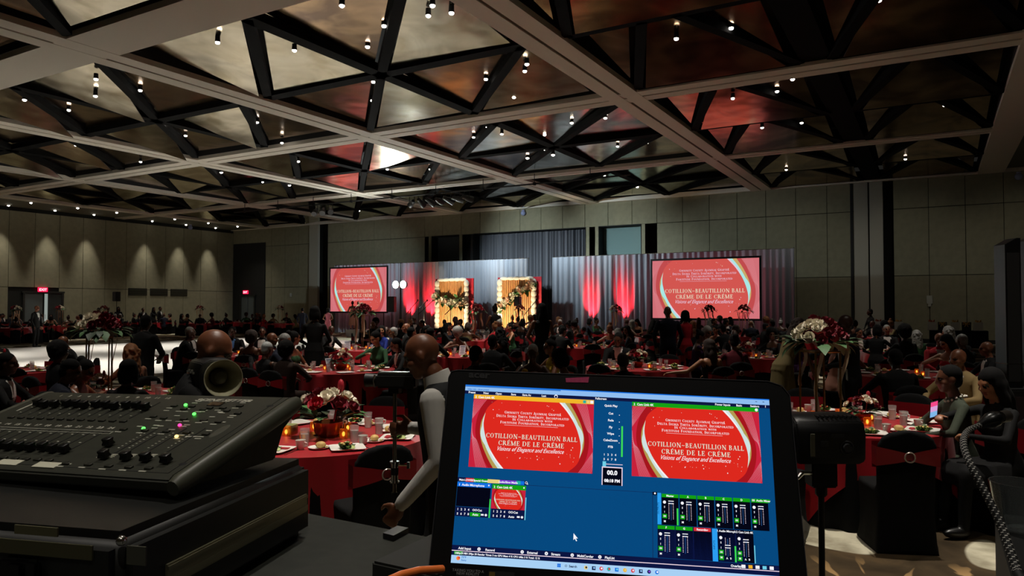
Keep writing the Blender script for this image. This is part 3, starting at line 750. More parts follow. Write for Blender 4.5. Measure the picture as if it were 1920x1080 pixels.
# ------------------------------------------------------------------ the technicians' riser, desk and cases
RZH, DZ = .6, 1.5
deckm = mat('riser_deck', '1c1c1b', .8); deskm = mat('desk_top', '33352f', .75, var=.25, scale=40)
o = thing('riser', 'low black platform carrying the control desk', 'platform', (-.6, -.3, 0))
for i in range(2):
    for j in range(2):
        q = MB(); q.box((-1.9+i*2.45, -.75+j*1.5, RZH-.05), (2.44, 1.49, .1)); q.build('deck', deckm, o)
for x in (-3.0, -.7, 1.65):
    for y in (-1.4, 1.4): q = MB(); q.box((x, y, .25), (.06, .06, .5)); q.build('leg', black, o)
o = thing('control_desk', 'dark desk carrying the laptop and the lighting console case', 'desk', (-1.0, .45, RZH))
q = MB(); q.box((0, 0, .885), (1.9, .91, .03)); q.build('tabletop', deskm, o, bevel=.004)
for x in (-.9, .9):
    for y in (-.42, .42): q = MB(); q.cyl((x, y, 0), (x, y, .87), .02, n=8); q.build('leg', black, o)
# road case under the console
CM = T(-.833, .827, DZ) @ RZ(math.atan2(.30, .954))
cs = thing('road_case', 'black road case with an aluminium strip, under the lighting console', 'case', M=CM)
CW, CD, CHH = .78, .40, .117
q = MB(); q.box((-CW/2, -CD/2, CHH/2), (CW, CD, CHH)); q.build('body', mat('case_black', '111210', .45, var=.3, scale=60), cs, bevel=.016, seg=3)
alu = mat('aluminium', '8f8a72', .4, .8)
for nm, a, s in (('edge_strip', (.0015, -CD/2+.02, .054), (.003, CD-.09, .026)), ):
    q = MB(); q.box(a, s); q.box((a[0]+.0015, a[1], a[2]+.009), (.003, s[1], .004)); q.box((a[0]+.001, a[1], a[2]-.007), (.004, s[1], .008)); q.build(nm, alu, cs)
for k, (u0, v0, u1, v1, c) in enumerate(((30, 983, 110, 1006, '4a4730'), (-60, 1003, 175, 1050, '3c3a24'), (240, 1022, 275, 1060, '3a3a30'))):
    ci = CM.inverted()
    def onf(px, py):
        o0 = ci @ C0; d = ci.to_3x3() @ ray(px, py); t = (-CD-o0.y)/d.y; return o0+d*t
    a, b = onf(u0, v0), onf(u1, v1)
    q = MB(); q.box(((a.x+b.x)/2, -CD-.001, (a.z+b.z)/2), (abs(b.x-a.x), .002, abs(a.z-b.z))); q.build('tape_label', mat('tape%d' % k, c, .6), cs)
for x in (-.12, -.55):
    q = MB(); q.box((x, -CD-.004, .07), (.05, .008, .035)); q.box((x, -CD-.009, .072), (.02, .006, .028)); q.build('latch', mat('latch_black', '1a1a1a', .25, .6), cs, bevel=.003)
q = MB(); q.ell((-.006, -CD+.006, CHH-.006), .0055, 10, 6); q.build('corner_glint', chrome, cs)  # chrome ball added for the glint on the case corner
# crumpled clear plastic bag hanging on the front of the case
r = random.Random(4); q = MB(); n = 13; rows = []
for i in range(n):
    rows.append([(-.56+.29*j/(n-1)+r.uniform(-.006, .006)+.02*math.sin(i), -CD-.012-.025*math.sin(PI*i/(n-1))*r.uniform(.4, 1.2)-.01*r.random(), .10-.16*i/(n-1)+.03*math.sin(j*.55)+r.uniform(-.005, .005)) for j in range(n)])
q.rings(rows, cap=False, close=False)
tag(q.build('plastic_bag', mat('clear_film', 'd8d4c0', .12, trans=.9), M=CM, ang=20), 'crumpled clear plastic bag hanging over the front of the road case', 'bag')

# lighting console
KM = T(-1.2959, .7965, 1.7313) @ RZ(rad(12.978)) @ RX(rad(15.265)) @ RY(rad(-1.0925)); KI = KM.inverted()
def onc(px, py, z=0.0):
    o0 = KI @ C0; d = KI.to_3x3() @ ray(px, py); t = (z-o0.z)/d.z; return o0+d*t
kx0, kx1, ky0, ky1 = -.045, .4353, -.361, -.098
con = thing('lighting_console', 'black lighting console with two rows of faders on the road case', 'lighting console', M=KM)
cb = mat('console_body', '313227', .5, var=.2, scale=90); cbd = mat('console_side', '24251f', .5)
prof = [(ky0, -.004), (ky0+.006, 0), (ky1-.006, 0), (ky1, -.006), (ky1, -.03), (ky1-.035, -.04), (-.165, -.073), (-.35, -.0225), (ky0, -.018)]
q = MB(); q.rings([[(x, y, z) for y, z in prof] for x in (kx0, kx1)], 0); q.build('body', cb, con, bevel=.002)
for s, x in ((0, kx1), (1, kx0)):
    q = MB(); sx = -1 if s else 1
    R = []
    for y in (ky0-.002, ky0+.01, -.2, ky1-.01, ky1+.002):
        sc_ = .75 if y in (ky0-.002, ky1+.002) else 1
        R.append([(x+sx*(.004+.012*math.cos(a)*sc_), y, -.012+.013*math.sin(a)*sc_) for a in [2*PI*k/12 for k in range(12)]])
    q.rings(R); q.build('side_bumper', mat('console_bumper', '45463a', .45), con)
prt = mat('print_white', 'c9c7b8', .6); slotm = mat('slot_black', '060606', .8); knobm = mat('fader_black', '0a0a0b', .35); btnm = mat('button_dark', '232319', .5)
pr = MB(); sq_ = MB(); sq_.box((0, 0, .0002), (.0022, .062, .0006)); slme = sq_.mesh('fader_slot', slotm, smooth=False)
def slot(x, y, L=1.0): s_ = link('fader_slot', slme, con); s_.location = (x, y, 0); s_.scale = (1, L, 1)
def ptext(s, p, size, shear=.0, align='CENTER'):
    vs, fs = textmesh(s, size, shear, align, off=size*.03); pr.add([(p[0]+v[0]*1.25, p[1]+v[1], .0004) for v in vs], fs)
def pbar(px, py, wd=.009, h=.0022):
    p = onc(px, py); pr.box((p.x, p.y, .0003), (wd, h, .0006))
km = MB(); km.rings([[(sx*w_, sy*d_, z) for sx, sy in ((-1, -1), (1, -1), (1, 1), (-1, 1))] for w_, d_, z in ((.0062, .0055, .003), (.0065, .0058, .006), (.0058, .004, .011), (.006, .0055, .0165), (.005, .0045, .018))])
knob = km.mesh('fader_knob', knobm, bevel=.0008, seg=1)
def fader(x, y): k_ = link('fader_knob', knob, con); k_.location = (x, y, 0); k_.scale = (.98, 1.05, .68)
bm_ = MB(); bm_.box((0, 0, .001), (.011, .006, .003)); btn = bm_.mesh('button', btnm, bevel=.0008, seg=1)
def button(x, y): b_ = link('button', btn, con); b_.location = (x, y, 0)
R1 = [68, 88, 101, 122.5, 139, 160, 177, 197, 216, 235, 255, 274]; 
for k in range(12):
    x = k*.02
    ptext(str(k+1), (x, -.123), .0085); ptext(str(k+13), (x, -.236), .0085)
    slot(x, -.168); slot(x, -.281, 1.13)
    fader(x, -.163-.004*(k % 3 == 2)-(.006 if k == 1 else 0)); fader(x, -.312+(.003 if k % 4 == 1 else 0)); button(x, -.211); button(x, -.336)
    for t in range(3):
        pr.box((x-.006, -.15-.02*t, .0003), (.003, .0016, .0006)); pr.box((x-.006, -.258-.024*t, .0003), (.0034, .0018, .0006))
pr.box((.11, -.2445, .0003), (.25, .0008, .0006)); pr.box((.11, -.2520, .0003), (.25, .0008, .0006)); pr.box((.235, -.2483, .0003), (.0008, .0078, .0006))
pa = onc(47, 764); pr.box((pa.x, pa.y, .0003), (.0028, .03, .0006), rz=0)
for px, py in ((202, 826), (194, 849), (235, 852), (272, 854), (310, 857)):
    p = onc(px, py, .008); fader(p.x, p.y)
for k, px in enumerate((215, 235, 272, 310)):
    p = onc(px, 850); slot(p.x, p.y+.035, 1.37)
    for t in range(8): pr.box((p.x-.008+(t % 2)*.0, p.y+.015+.0065*t, .0003), (.003, .0014, .0006))
    for t in range(4): pr.box((p.x-.012, p.y-.014+.003*t, .0003), (.009, .0014, .0006))
for px, py in ((125, 870), (166, 872), (204, 875), (242, 877), (279, 879), (307, 785), (345, 787), (382, 789), (232, 806), (272, 808), (312, 810), (350, 812), (386, 815), (288, 782), (345, 768), (381, 769), (418, 766), (450, 762), (327, 762), (360, 763), (393, 766), (425, 771), (410, 792), (446, 776)):
    p = onc(px, py); button(p.x, p.y); pr.box((p.x-.003, p.y-.0075, .0003), (.011, .002, .0006))
for px, py in ((128, 870), (166, 872), (204, 875), (240, 877), (278, 880), (365, 756), (372, 753), (378, 750), (465, 753), (455, 756), (312, 770), (347, 772), (379, 772), (413, 773), (445, 774), (332, 780), (398, 782), (432, 783), (316, 789), (349, 790), (384, 791), (417, 792), (351, 797), (344, 800), (293, 798), (290, 803), (368, 819), (371, 823), (322, 806), (392, 808), (331, 823), (354, 819), (262, 800), (301, 799)): pbar(px, py, .010)
p = onc(420, 750); ptext('SCENE SETTER', (p.x, p.y-.006), .0125, .35)
pr.box((p.x-.004, p.y-.0095, .0003), (.032, .0012, .0006))
pr.build('panel_print', prt, con, smooth=False)
for px, py, c in ((348, 759, '4dff50'), (364, 776, '4dff50'), (337, 797, 'ff2f7a'), (331, 818, 'ffcf70'), (269, 803, '4dff50')):
    p = onc(px, py, .002); q = MB(); q.ell((p.x, p.y, .002), (.0028, .0028, .0022), 8, 5); q.build('indicator', mat('led_'+c, c, .3, es=3.5), con)
p = onc(405, 758); q = MB(); q.box((p.x, p.y, .0006), (.024, .013, .0012)); q.build('display', mat('lcd_dark', '0c0c0b', .15), con)
p = onc(412, 808); q = MB(); q.ell((p.x, p.y, 0), (.007, .021, .0006), 20, 4); q.build('badge', mat('badge_grey', '4c4d43', .4), con)
for px, py in ((506, 761), (343, 870)):
    p = onc(px, py); q = MB(); q.ell((p.x, p.y, 0), (.0055, .0045, .0008), 12, 4); q.build('screw_hole', slotm, con)
for (px, py) in ((18, 867), (88, 872)):
    p = onc(px, py); q = MB(); q.box((p.x, p.y, .0004), (.038, .014, .0006))
    q.build('paper_label', mat('label_paper', 'cfcdb8', .7), con)
    w_ = MB(); vs, fs = textmesh('DANCE' if px < 50 else 'STAGE', .006, align='CENTER')
# seams of the panel
q = MB()
for a, b in (((kx0+.01, ky0+.012), (kx1-.012, ky0+.012)), ((kx1-.012, ky0+.012), (kx1-.012, ky1-.008))):
    q.box(((a[0]+b[0])/2, (a[1]+b[1])/2, .0001), (max(abs(b[0]-a[0]), .0009), max(abs(b[1]-a[1]), .0009), .0006))
q.build('panel_seam', slotm, con)

# ------------------------------------------------------------------ laptop
LW, LH = .382, .382*9/16
LM = T(-.3284, .8026, 1.538) @ RZ(rad(26.73)) @ RX(rad(-18.474)) @ RY(rad(2.441))
lap = thing('laptop', 'black laptop with a blue video mixing screen, open on the desk', 'laptop', M=LM)
uvp = lambda u, v: (-LW/2+u*LW, LH*(1-v))
lidp = [uvp(*p) for p in ((-.068, 1.1), (-.06, -.04), (-.052, -.078), (-.03, -.088), (1.0, -.108), (1.045, -.085), (1.068, -.03), (1.085, 1.1))]
q = MB(); q.prism([(x, -z) for x, z in lidp][::-1], .0, .008); lidm = mat('laptop_black', '101012', .35)
q.build('lid', lidm, lap, T(0, .0005, 0) @ RX(-PI/2), bevel=.002)
rim = MB(); rp = [uvp(*p) for p in ((-.068, 1.1), (-.06, -.04), (-.052, -.078), (-.03, -.088), (1.0, -.108), (1.045, -.085), (1.068, -.03), (1.085, 1.1))]
rim.tube([(x, .0015, z) for x, z in rp], .0007, 6); rim.build('lid_edge', mat('lid_edge', '55555a', .3, .5), lap)
UIC = ['04487e', '0a1440', '8fbdf0', 'f0b429', '12a012', 'f4f4fa', '020414', '1070e0', 'd83038', '7a3fd0', 'e8d080', '20b0a0', '2a9df0', '3adb55', 'f0d8e8', 'a8d0f4', '3a78c8', '6fd0e8', '101c4a', 'ff8030']
UI = [mat('ui_'+c, c, .5, es=1.0) for c in UIC]
(BG, NAVY, SKY, YEL, GRN, WHT, BLK, BLU, RED, PUR, CRM, TEA, CYN, LGR, PNK, TSK, MBL, AQU, NV2, ORG) = range(20)
um = MB(); LAY = .00006
SM = RX(PI/2)      # screen plane: x right, y up, z towards the viewer
def rect(u0, v0, u1, v1, m, l=1):
    a, b = uvp(u0, v1), uvp(u1, v0); um.quad([(a[0], a[1], l*LAY), (b[0], a[1], l*LAY), (b[0], b[1], l*LAY), (a[0], b[1], l*LAY)], m, SM)
def utext(s, u, v, h=.014, m=WHT, l=4, al='LEFT', bold=.02):
    vs, fs = textmesh(s, h*LH*1.3, align=al, off=h*LH*bold*2); p = uvp(u, v)
    um.add([(p[0]+x, p[1]+y, l*LAY) for x, y, z in vs], fs, m, SM)
def disc(u, v, r, m, l=4, n=12):
    p = uvp(u, v); um.add([(p[0]+r*LW*math.cos(2*PI*k/n), p[1]+r*LW*math.sin(2*PI*k/n), l*LAY) for k in range(n)], [tuple(range(n))], m, SM)
rect(0, 0, 1, 1, BG, 0)
rect(0, 0, 1, .035, SKY); rect(0, 0, .32, .012, MBL, 2); rect(.0, 0, 1, .006, BLU, 3); utext('video mix - show preset', .008, .03, .010, MBL, 4)
for u in (.955, .978): rect(u, .016, u+.006, .019, NAVY, 3)
rect(0, .035, 1, .054, NAVY)
for s, u in (('Preset', .012), ('New', .062), ('Open', .103), ('Save', .155), ('Save As', .193), ('Last', .257), ('Fullscreen', .435), ('Power Inputs', .825), ('Basic', .893), ('Settings', .938)): utext(s, u, .0505, .0125)
disc(.305, .045, .006, WHT); disc(.305, .047, .004, NAVY, 5); utext('?', .985, .05, .013)
# programme window and preview window
rect(.031, .0555, .431, .081, YEL); utext('2  Cam Link 4K', .036, .077, .014); 
for k, m_ in enumerate((TEA, CRM, WHT)): rect(.395+.012*k, .060, .405+.012*k, .077, m_, 3)
rect(.556, .0535, .964, .078, GRN); utext('2  Cam Link 4K', .561, .0735, .014); disc(.957, .066, .005, WHT)
nUI = len(UI)
for u0, u1, v0, v1 in ((.031, .431, .081, .478), (.556, .964, .078, .478), (.1135, .2205, .592, .70)):
    a, b = uvp(u0, v1), uvp(u1, v0); slide(um, a[0], a[1], b[0]-a[0], b[1]-a[1], SM, nUI, LAY*.5, 2 if u1-u0 > .2 else 1, LAY*2)
# transition column
rect(.432, .055, .5545, .54, BG, 1)
for s, v in (('Quick Play', .09), ('Cut', .135), ('Fade', .175), ('Fly', .215), ('Wipe', .252), ('CubeZoom', .29), ('FTB', .328)): utext(s, .487, v, .0135, al='CENTER')
for j in range(2):
    for k in range(4): utext(str(j*4+k+1), .468+.012*k, .372+.026*j, .0125, al='CENTER')
for k in range(5): disc(.515, .137+.04*k, .0015, WHT, n=6)
rect(.5215, .2, .527, .375, LGR, 3); rect(.465, .418, .527, .4215, PNK, 3); rect(.463, .405, .474, .433, AQU, 4)
rect(.461, .434, .527, .536, PNK, 3); rect(.464, .44, .524, .536, BLK, 4); utext('00.0', .494, .478, .026, l=6, al='CENTER', bold=.03); utext('08:18 PM', .494, .519, .018, l=6, al='CENTER', bold=.03)
# tabs and inputs
rect(.0, .539, .222, .563, NAVY)
for u0, u1, m_, s in ((0, .026, NAVY, 'Main'), (.026, .052, RED, "LOWER's"), (.052, .097, GRN, 'Special Guest'), (.097, .136, CRM, ''), (.136, .19, PUR, 'Audio/Slow Media'), (.19, .203, TEA, ''), (.203, .215, BLU, '')):
    rect(u0, .541, u1, .562, m_, 2)
    if s: utext(s, (u0+u1)/2, .5575, .0115, al='CENTER')
disc(.2215, .549, .004, WHT); disc(.2215, .549, .0025, NAVY, 5); rect(.224, .553, .227, .558, WHT)
rect(.2215, .561, .621, .563, NV2, 2); rect(.621, .558, .6225, .906, NV2, 2)
rect(.0005, .564, .1085, .59, BLU, 2); utext('1  Audio Microphone', .005, .585, .013); rect(.1, .572, .104, .58, WHT, 4)
rect(.001, .59, .1085, .698, BLK, 2)
rect(.1135, .566, .2215, .592, GRN, 2); utext('2  Cam Link 4K', .118, .587, .013); rect(.213, .574, .217, .582, WHT, 4)
for b0 in (0, .1145):
    rect(b0+.0005, .70, b0+.108, .752, NAVY, 2)
    for k in range(4): utext(str(k+1), b0+.006+.0115*k, .72, .0125); utext(str(k+5), b0+.006+.0115*k, .744, .0125)
    utext('OO', b0+.055, .72, .0125); utext('Cut', b0+.071, .72, .0125)
    if b0 == 0: rect(.048, .728, .081, .749, GRN, 3)
    utext('Auto', b0+.056, .744, .0125); rect(b0+.083, .733, b0+.092, .742, WHT, 3); disc(b0+.099, .738, .0038, WHT)
rect(.1075, .65, .1115, .752, LGR, 3); rect(.2215, .63, .2245, .752, AQU, 3)
# bottom bars
rect(0, .906, 1, .957, NAVY); rect(0, .9325, 1, .9365, PNK, 3)
for s, u in (('Add Input', .02), ('Record', .105), ('External', .235), ('Stream', .31), ('MultiCorder', .39), ('PlayList', .475), ('Overlay', .856)): utext(s, u, .927, .0135)
for u in (.085, .22, .295, .375, .46): disc(u, .92, .0052, WHT); rect(u-.001, .917, u+.001, .923, NAVY, 5)
for k, m_ in enumerate((WHT, YEL, WHT, AQU, WHT)): rect(.888+.021*k, .912, .9+.021*k, .929, m_, 4)
rect(.008, .9385, .035, .954, GRN, 3); utext('1080p29.94', .0095, .952, .0105); utext('EX 29fps 30 Render Times 3 ms GPU Mem 4 % CPU vMix 3 % Total: 12 %', .042, .952, .0105)
rect(0, .957, 1, 1.0, TSK); rect(0, .9568, 1, .9585, NV2, 3)
disc(.022, .974, .006, ORG); disc(.025, .971, .003, RED, 5); utext('73\xb0F', .032, .972, .011, MBL); utext('Sunny', .032, .986, .009, MBL)
for a in (0, 1):
    for b in (0, 1): rect(.330+.0055*a, .968+.0095*b, .3352+.0055*a, .9768+.0095*b, BLU, 3)
disc(.357, .977, .0035, NAVY); disc(.357, .977, .0024, TSK, 5); utext('Search', .366, .983, .0125, NV2)
for k, (u, m_, m2) in enumerate(((.418, CRM, NAVY), (.442, NAVY, SKY), (.465, RED, WHT), (.488, TEA, RED), (.512, BLU, AQU), (.537, YEL, CRM), (.561, RED, PNK), (.585, NAVY, SKY), (.61, NV2, PUR), (.634, BLU, WHT))):
    if k % 3 == 1: rect(u-.0055, .97, u+.0055, .989, m_, 3)
    else: disc(u, .979, .0058, m_)
    disc(u+.001, .978, .003, m2, 5)
# audio mixer
def mixcol(u, v0, v1, head, hm=GRN, inp=False, knob=.12, w_=.052):
    rect(u, v0, u+w_, v1, BLK, 2)
    if hm is not None: rect(u, v0, u+w_, v0+.019, hm, 3)
    utext(head, u+w_/2, v0+.015, .0115, l=5, al='CENTER')
    if hm == RED: return
    H = v1-v0; disc(u+.0085, v0+.045, .0048, WHT)
    for j, c in enumerate('SI'): utext(c, u+.0085, v0+.075+.026*j, .0105, al='CENTER')
    rect(u+.002, v0+.108, u+.016, v0+.131, GRN, 3); utext('00', u+.009, v0+.124, .0105, l=5, al='CENTER'); utext('M', u+.009, v0+.152, .0115, al='CENTER')
    for j in range(11):
        for x in (.021, .0345): rect(u+x, v0+.045+.0085*j, u+x+.0022, v0+.0485+.0085*j, PNK, 3)
    rect(u+.0285, v0+.05, u+.0293, v0+.14, MBL, 3); y = v0+knob
    rect(u+.0205, y-.009, u+.0372, y+.008, WHT, 4); rect(u+.0245, y-.005, u+.0332, y+.004, NAVY, 5)
    for s in (0, .0125): rect(u+.0205+s, y-.0045, u+.0247+s, y+.0035, BLK, 5)
    if inp: rect(u+.002, v0+.137, u+.016, v0+.16, GRN, 3); utext('A   B', u+.031, v0+.154, .0105, al='CENTER')
rect(.6225, .558, .985, .906, BG, 1); rect(.6225, .558, .6355, .575, BLK, 2); disc(.629, .566, .003, WHT)
rect(.6365, .562, .648, .73, CYN, 3); rect(.6365, .733, .9, .904, NAVY, 2)
for k, s in enumerate(('Master', 'A', 'B', 'C', 'D', 'E')): mixcol(.65+.0552*k, .5635+.0015, .731, s, knob=.045)
rect(.696, .64, .701, .73, LGR, 5); rect(.93, .563, .984, .5815, GRN, 6); utext('00  Audio Mixer', .957, .5775, .0115, l=7, al='CENTER')
mixcol(.637, .735, .902, 'F', knob=.045); mixcol(.692, .735, .902, 'G', knob=.045); mixcol(.7475, .735, .902, 'Recording', RED)
rect(.803, .735, .819, .904, CYN, 3); mixcol(.8205, .735, .902, '1 Audio Microph', None, True, .09); mixcol(.876, .735, .902, '2 Cam Link 4K', None, True, .055)
rect(.8695, .82, .8745, .902, LGR, 5); rect(.9285, .81, .9315, .902, AQU, 5)
for s, u, v0_, v1_ in (('OUTPUTS', .642, .60, .69), ('INPUTS', .811, .78, .86)):
    vs, fs = textmesh(s, .011*LH*1.3, align='CENTER'); p = uvp(u, (v0_+v1_)/2); um.add([(p[0]-y, p[1]+x, 5*LAY) for x, y, z in vs], fs, NAVY, SM)
c = uvp(.377, .805); um.add([(c[0]+x*.006, c[1]+y*.006, 6*LAY) for x, y in ((0, 0), (0, -1.3), (.3, -1.0), (.55, -1.5), (.75, -1.4), (.5, -.95), (.9, -.95))], [tuple(range(7))], WHT, SM)
um.build('screen_picture', UI+LAP, lap, smooth=False)
q = MB()
vs, fs = textmesh('acer', .0125, off=.0004); p = uvp(.008, -.045); q.add([(p[0]+x*1.25, y+p[1], .0003) for x, y, z in vs], fs, 0, SM)
q.build('lettering', mat('lid_letter', '3a3a3c', .4), lap, smooth=False)
q = MB(); a, b = uvp(.337, -.043), uvp(.413, -.082)
q.add([(a[0], a[1], .0004), (b[0]-.001, a[1]+.001, .0004), (b[0], b[1], .0004), (a[0]-.001, b[1]-.003, .0004)], [(0, 1, 2, 3)], 0, SM); q.v = q.v+[(v[0], v[1]+.0003, v[2]) for v in q.v]; q.f += [(7, 6, 5, 4), (0, 4, 5, 1), (1, 5, 6, 2), (2, 6, 7, 3), (3, 7, 4, 0)]; q.m += [0]*5
tp = q.build('tape', mat('pink_tape', 'e04c80', .7, var=.15, scale=300), lap, smooth=False)
tp['label'] = 'strip of pink tape on the top bezel'
q = MB(); a, b = uvp(.02, 1.065), uvp(.092, 1.028); q.quad([(a[0], a[1], .0003), (b[0], a[1], .0003), (b[0], b[1], .0003), (a[0], b[1], .0003)], 0, SM)
for s, v in (('TAKING YOU TO A', 1.042), ('NEW REALITY', 1.058)):
    vs, fs = textmesh(s, .0043, align='CENTER'); p = uvp(.056, v); q.add([(p[0]+x, p[1]+y, .0004) for x, y, z in vs], fs, 1, SM)
a, b = uvp(.12, 1.075), uvp(.20, 1.028); q.quad([(a[0], a[1], .0003), (b[0], a[1], .0003), (b[0], b[1], .0003), (a[0], b[1], .0003)], 0, SM)
a, b = uvp(.122, 1.07), uvp(.14, 1.033); q.quad([(a[0], a[1], .0004), (b[0], a[1], .0004), (b[0], b[1], .0004), (a[0], b[1], .0004)], 2, SM)
q.build('sticker', [black, mat('sticker_print', '9a9a9a', .5), mat('sticker_gold', '6a5418', .5)], lap, smooth=False)
BMx = LM.inverted() @ (T(-.3284, .8026, DZ) @ RZ(rad(26.73)))
q = MB(); q.box((0, -.152, .014), (.415, .27, .02)); bs = q.build('base', lidm, lap, BMx, bevel=.004)
kc = MB(); kc.box((0, 0, 0), (.0165, .0165, .003)); kme = kc.mesh('key', blackp, bevel=.001, seg=1)
for j in range(5):
    for i in range(17): k_ = link('key', kme, bs); k_.location = (-.155+.0193*i, -.07-.0195*j, .0255)
q = MB(); q.box((0, -.215, .0242), (.11, .075, .001)); q.build('touchpad', blackp, bs)
for x in (-.12, .12): q = MB(); q.cyl((x-.03, -.003, .022), (x+.03, -.003, .022), .008, n=10); q.build('hinge', lidm, lap, BMx)

# small things on the desk
o = tag(MB().box((0, 0, .0175), (.10, .13, .035)).build('black_box', mat('box_black', '1b1c19', .55), M=T(-.557, .765, DZ) @ RZ(rad(1)), bevel=.003), 'small plain black box on the desk against the left of the laptop', 'box')
pts = [dep(px, py, d) for px, py, d in ((690, 1110, .70), (725, 1090, .72), (752, 1078, .735), (785, 1070, .75), (830, 1067, .77))]
q = MB(); q.tube([(p.x, p.y, max(p.z, DZ+.04)) for p in pts], .0042, 10)
tag(q.build('cable', mat('orange_cable', 'f07a30', .45)), 'orange cable lying over the small black box beside the laptop', 'cable')
P = [atz(px, py, DZ+.002) for px, py in ((718, 1008), (745, 994), (766, 998), (738, 1013))]
q = MB(); q.prism([(p.x, p.y) for p in P], DZ+.0005, DZ+.009, 0); q.m[0:2] = [0, 1]
tag(q.build('phone', [blackp, mat('phone_glass', '6d7076', .12)]), 'phone lying on the far edge of the dark desk', 'phone')
# right-hand flight case with a cup and the gooseneck
e = atz(1872, 985, DZ)
rc = thing('flight_case', 'tall black flight case at the right edge carrying the clear cup', 'case', (e.x+.30, e.y-.16, RZH), rad(0))
q = MB(); q.box((0, 0, .45), (.6, .5, .9)); q.build('body', mat('case_black2', '0c0c0c', .5), rc, bevel=.012)
for x in (-.3, .3): q = MB(); q.box((x, -.25, .45), (.03, .03, .88)); q.build('edge_strip', mat('case_edge', '1d1d1c', .4, .5), rc)
p = atz(1893, 983, DZ); q = MB(); q.lathe([(.03, .001), (.036, .05), (.04, .075), (.038, .075), (.034, .05), (.028, .004)], 18)
tag(q.build('plastic_cup', mat('clear_plastic', 'dfe6e6', .08, trans=.92), M=T(p.x+.01, p.y-.03, DZ)), 'clear plastic cup on the flight case at the right edge', 'cup')
gn = thing('gooseneck', 'curved gooseneck with a black and white braided sleeve at the right', 'gooseneck', tuple(dep(1908, 1075, .86)))
G0 = gn.location.copy()
def tube_check(mb, pts, r, n, M=None):
    b = MB(); b.tube(pts, r, n); rows = len(pts)-1
    b.m = [1 if i < rows*n and (i//n+(i % n)) % 3 == 0 and (i//n) % 2 == 0 else 0 for i in range(len(b.f))]
    mb.add(b.v, b.f, 0); mb.m = b.m
gp = smooth_curve([(1908, 1075), (1893, 1030), (1875, 980), (1848, 925), (1822, 876), (1809, 845), (1807, 822), (1816, 807), (1838, 797)], 240)
gd = [.86+.16*i/240 for i in range(241)]
q = MB(); tube_check(q, [dep(u, v, d)-G0 for (u, v), d in zip(gp, gd)], [.0056-.0018*i/240 for i in range(241)], 10)
q.build('braided_sleeve', [black, mat('braid_white', 'cfcbc4', .6)], gn)
ends = [dep(u, v, 1.02)-G0 for u, v in ((1836, 798), (1846, 793), (1856, 789), (1868, 784), (1874, 782))]
q = MB(); q.tube(ends, [.0048, .0075, .011, .0105, .008], 14); q.build('connector', mat('rubber_black', '0c0c0d', .3), gn)
q = MB(); q.tube([ends[-1], dep(1888, 780, 1.03)-G0], .0085, 12); q.build('plug', mat('plug_grey', '4a4440', .4, .6), gn)
q = MB(); zb = DZ-G0.z; q.tube([(0, 0, 0), (.012, -.03, zb+.02), (.012, -.035, zb)], [.006, .006, .007], 10); q.cyl((.012, -.035, zb), (.012, -.035, zb+.012), .03, n=16); q.build('base', black, gn)

# ------------------------------------------------------------------ studio flash heads on stands
def stand(o, h, chromepole=True, sp=.42):
    m = chrome if chromepole else black
    q = MB(); q.cyl((0, 0, .1), (0, 0, h*.55), .017, n=12); q.build('pole', mat('stand_steel', '8a8473', .25, .9) if chromepole else black, o)
    q = MB(); q.cyl((0, 0, h*.5), (0, 0, h), .012, n=10); q.build('upper_pole', black, o)
    q = MB(); q.cyl((0, 0, h*.53), (0, 0, h*.57), .026, n=12); q.cyl((.02, 0, h*.55), (.055, 0, h*.55), .008, n=8); q.build('collar', black, o)
    for k in range(3):
        a = 2*PI*k/3+.3; q = MB(); q.tube([(0, 0, .45), (sp*math.cos(a), sp*math.sin(a), .015)], .011, 8); q.build('leg', m, o)
p = gnd(1536, 2.9)
o = thing('flash_head', 'black studio flash head with a dial on a steel stand, right of the laptop', 'studio light', p, YAW)
stand(o, 1.2)
hz = 1.33
arch = [(-.095, -.085), (.095, -.085), (.1, .03), (.085, .075), (.04, .097), (-.04, .097), (-.085, .075), (-.1, .03)]
q = MB(); q.rings([[(x, y*k, z*k+hz) for y, z in arch] for x, k in ((-.13, .94), (-.12, 1), (.11, 1), (.135, .9), (.145, .7))]); hd = q.build('housing', mat('flash_body', '18181a', .38), o, bevel=.004)
q = MB()
for k in range(9): q.box((-.04+.018*k, -.055, hz+.092), (.006, .05, .008))
q.build('vents', black, hd)
q = MB(); q.box((.0, -.1, hz-.01), (.17, .008, .1)); q.build('control_panel', mat('flash_panel', '101012', .3), hd, bevel=.003)
q = MB(); q.box((-.075, -.106, hz-.01), (.016, .006, .085)); q.build('spec_label', mat('label_grey', '75735f', .6), hd)
q = MB(); q.tube([(.055+.024*math.cos(2*PI*k/20), -.106, hz-.02+.024*math.sin(2*PI*k/20)) for k in range(21)], .003, 6); q.cyl((.055, -.1, hz-.02), (.055, -.12, hz-.02), .018, .016, 16); q.build('dial', mat('dial_grey', '3a3a3d', .3), hd)
q = MB(); q.box((.02, -.106, hz+.025), (.05, .004, .012)); q.box((-.03, -.106, hz-.005), (.03, .004, .02)); q.build('buttons', mat('flash_button', '2d2d30', .3), hd)
q = MB(); q.prism([(-.05, -.04), (.05, -.04), (.05, .04), (-.05, .04)], hz-.19, hz-.08); q.cyl((0, 0, 1.1), (0, 0, 1.17), .024, n=12); q.build('tilt_bracket', black, o, bevel=.006)
q = MB(); q.tube([(-.06, -.05, hz-.13), (-.11, -.09, hz-.12), (-.155, -.11, hz-.155)], [.008, .009, .006], 8); q.build('tilt_handle', chrome, o)
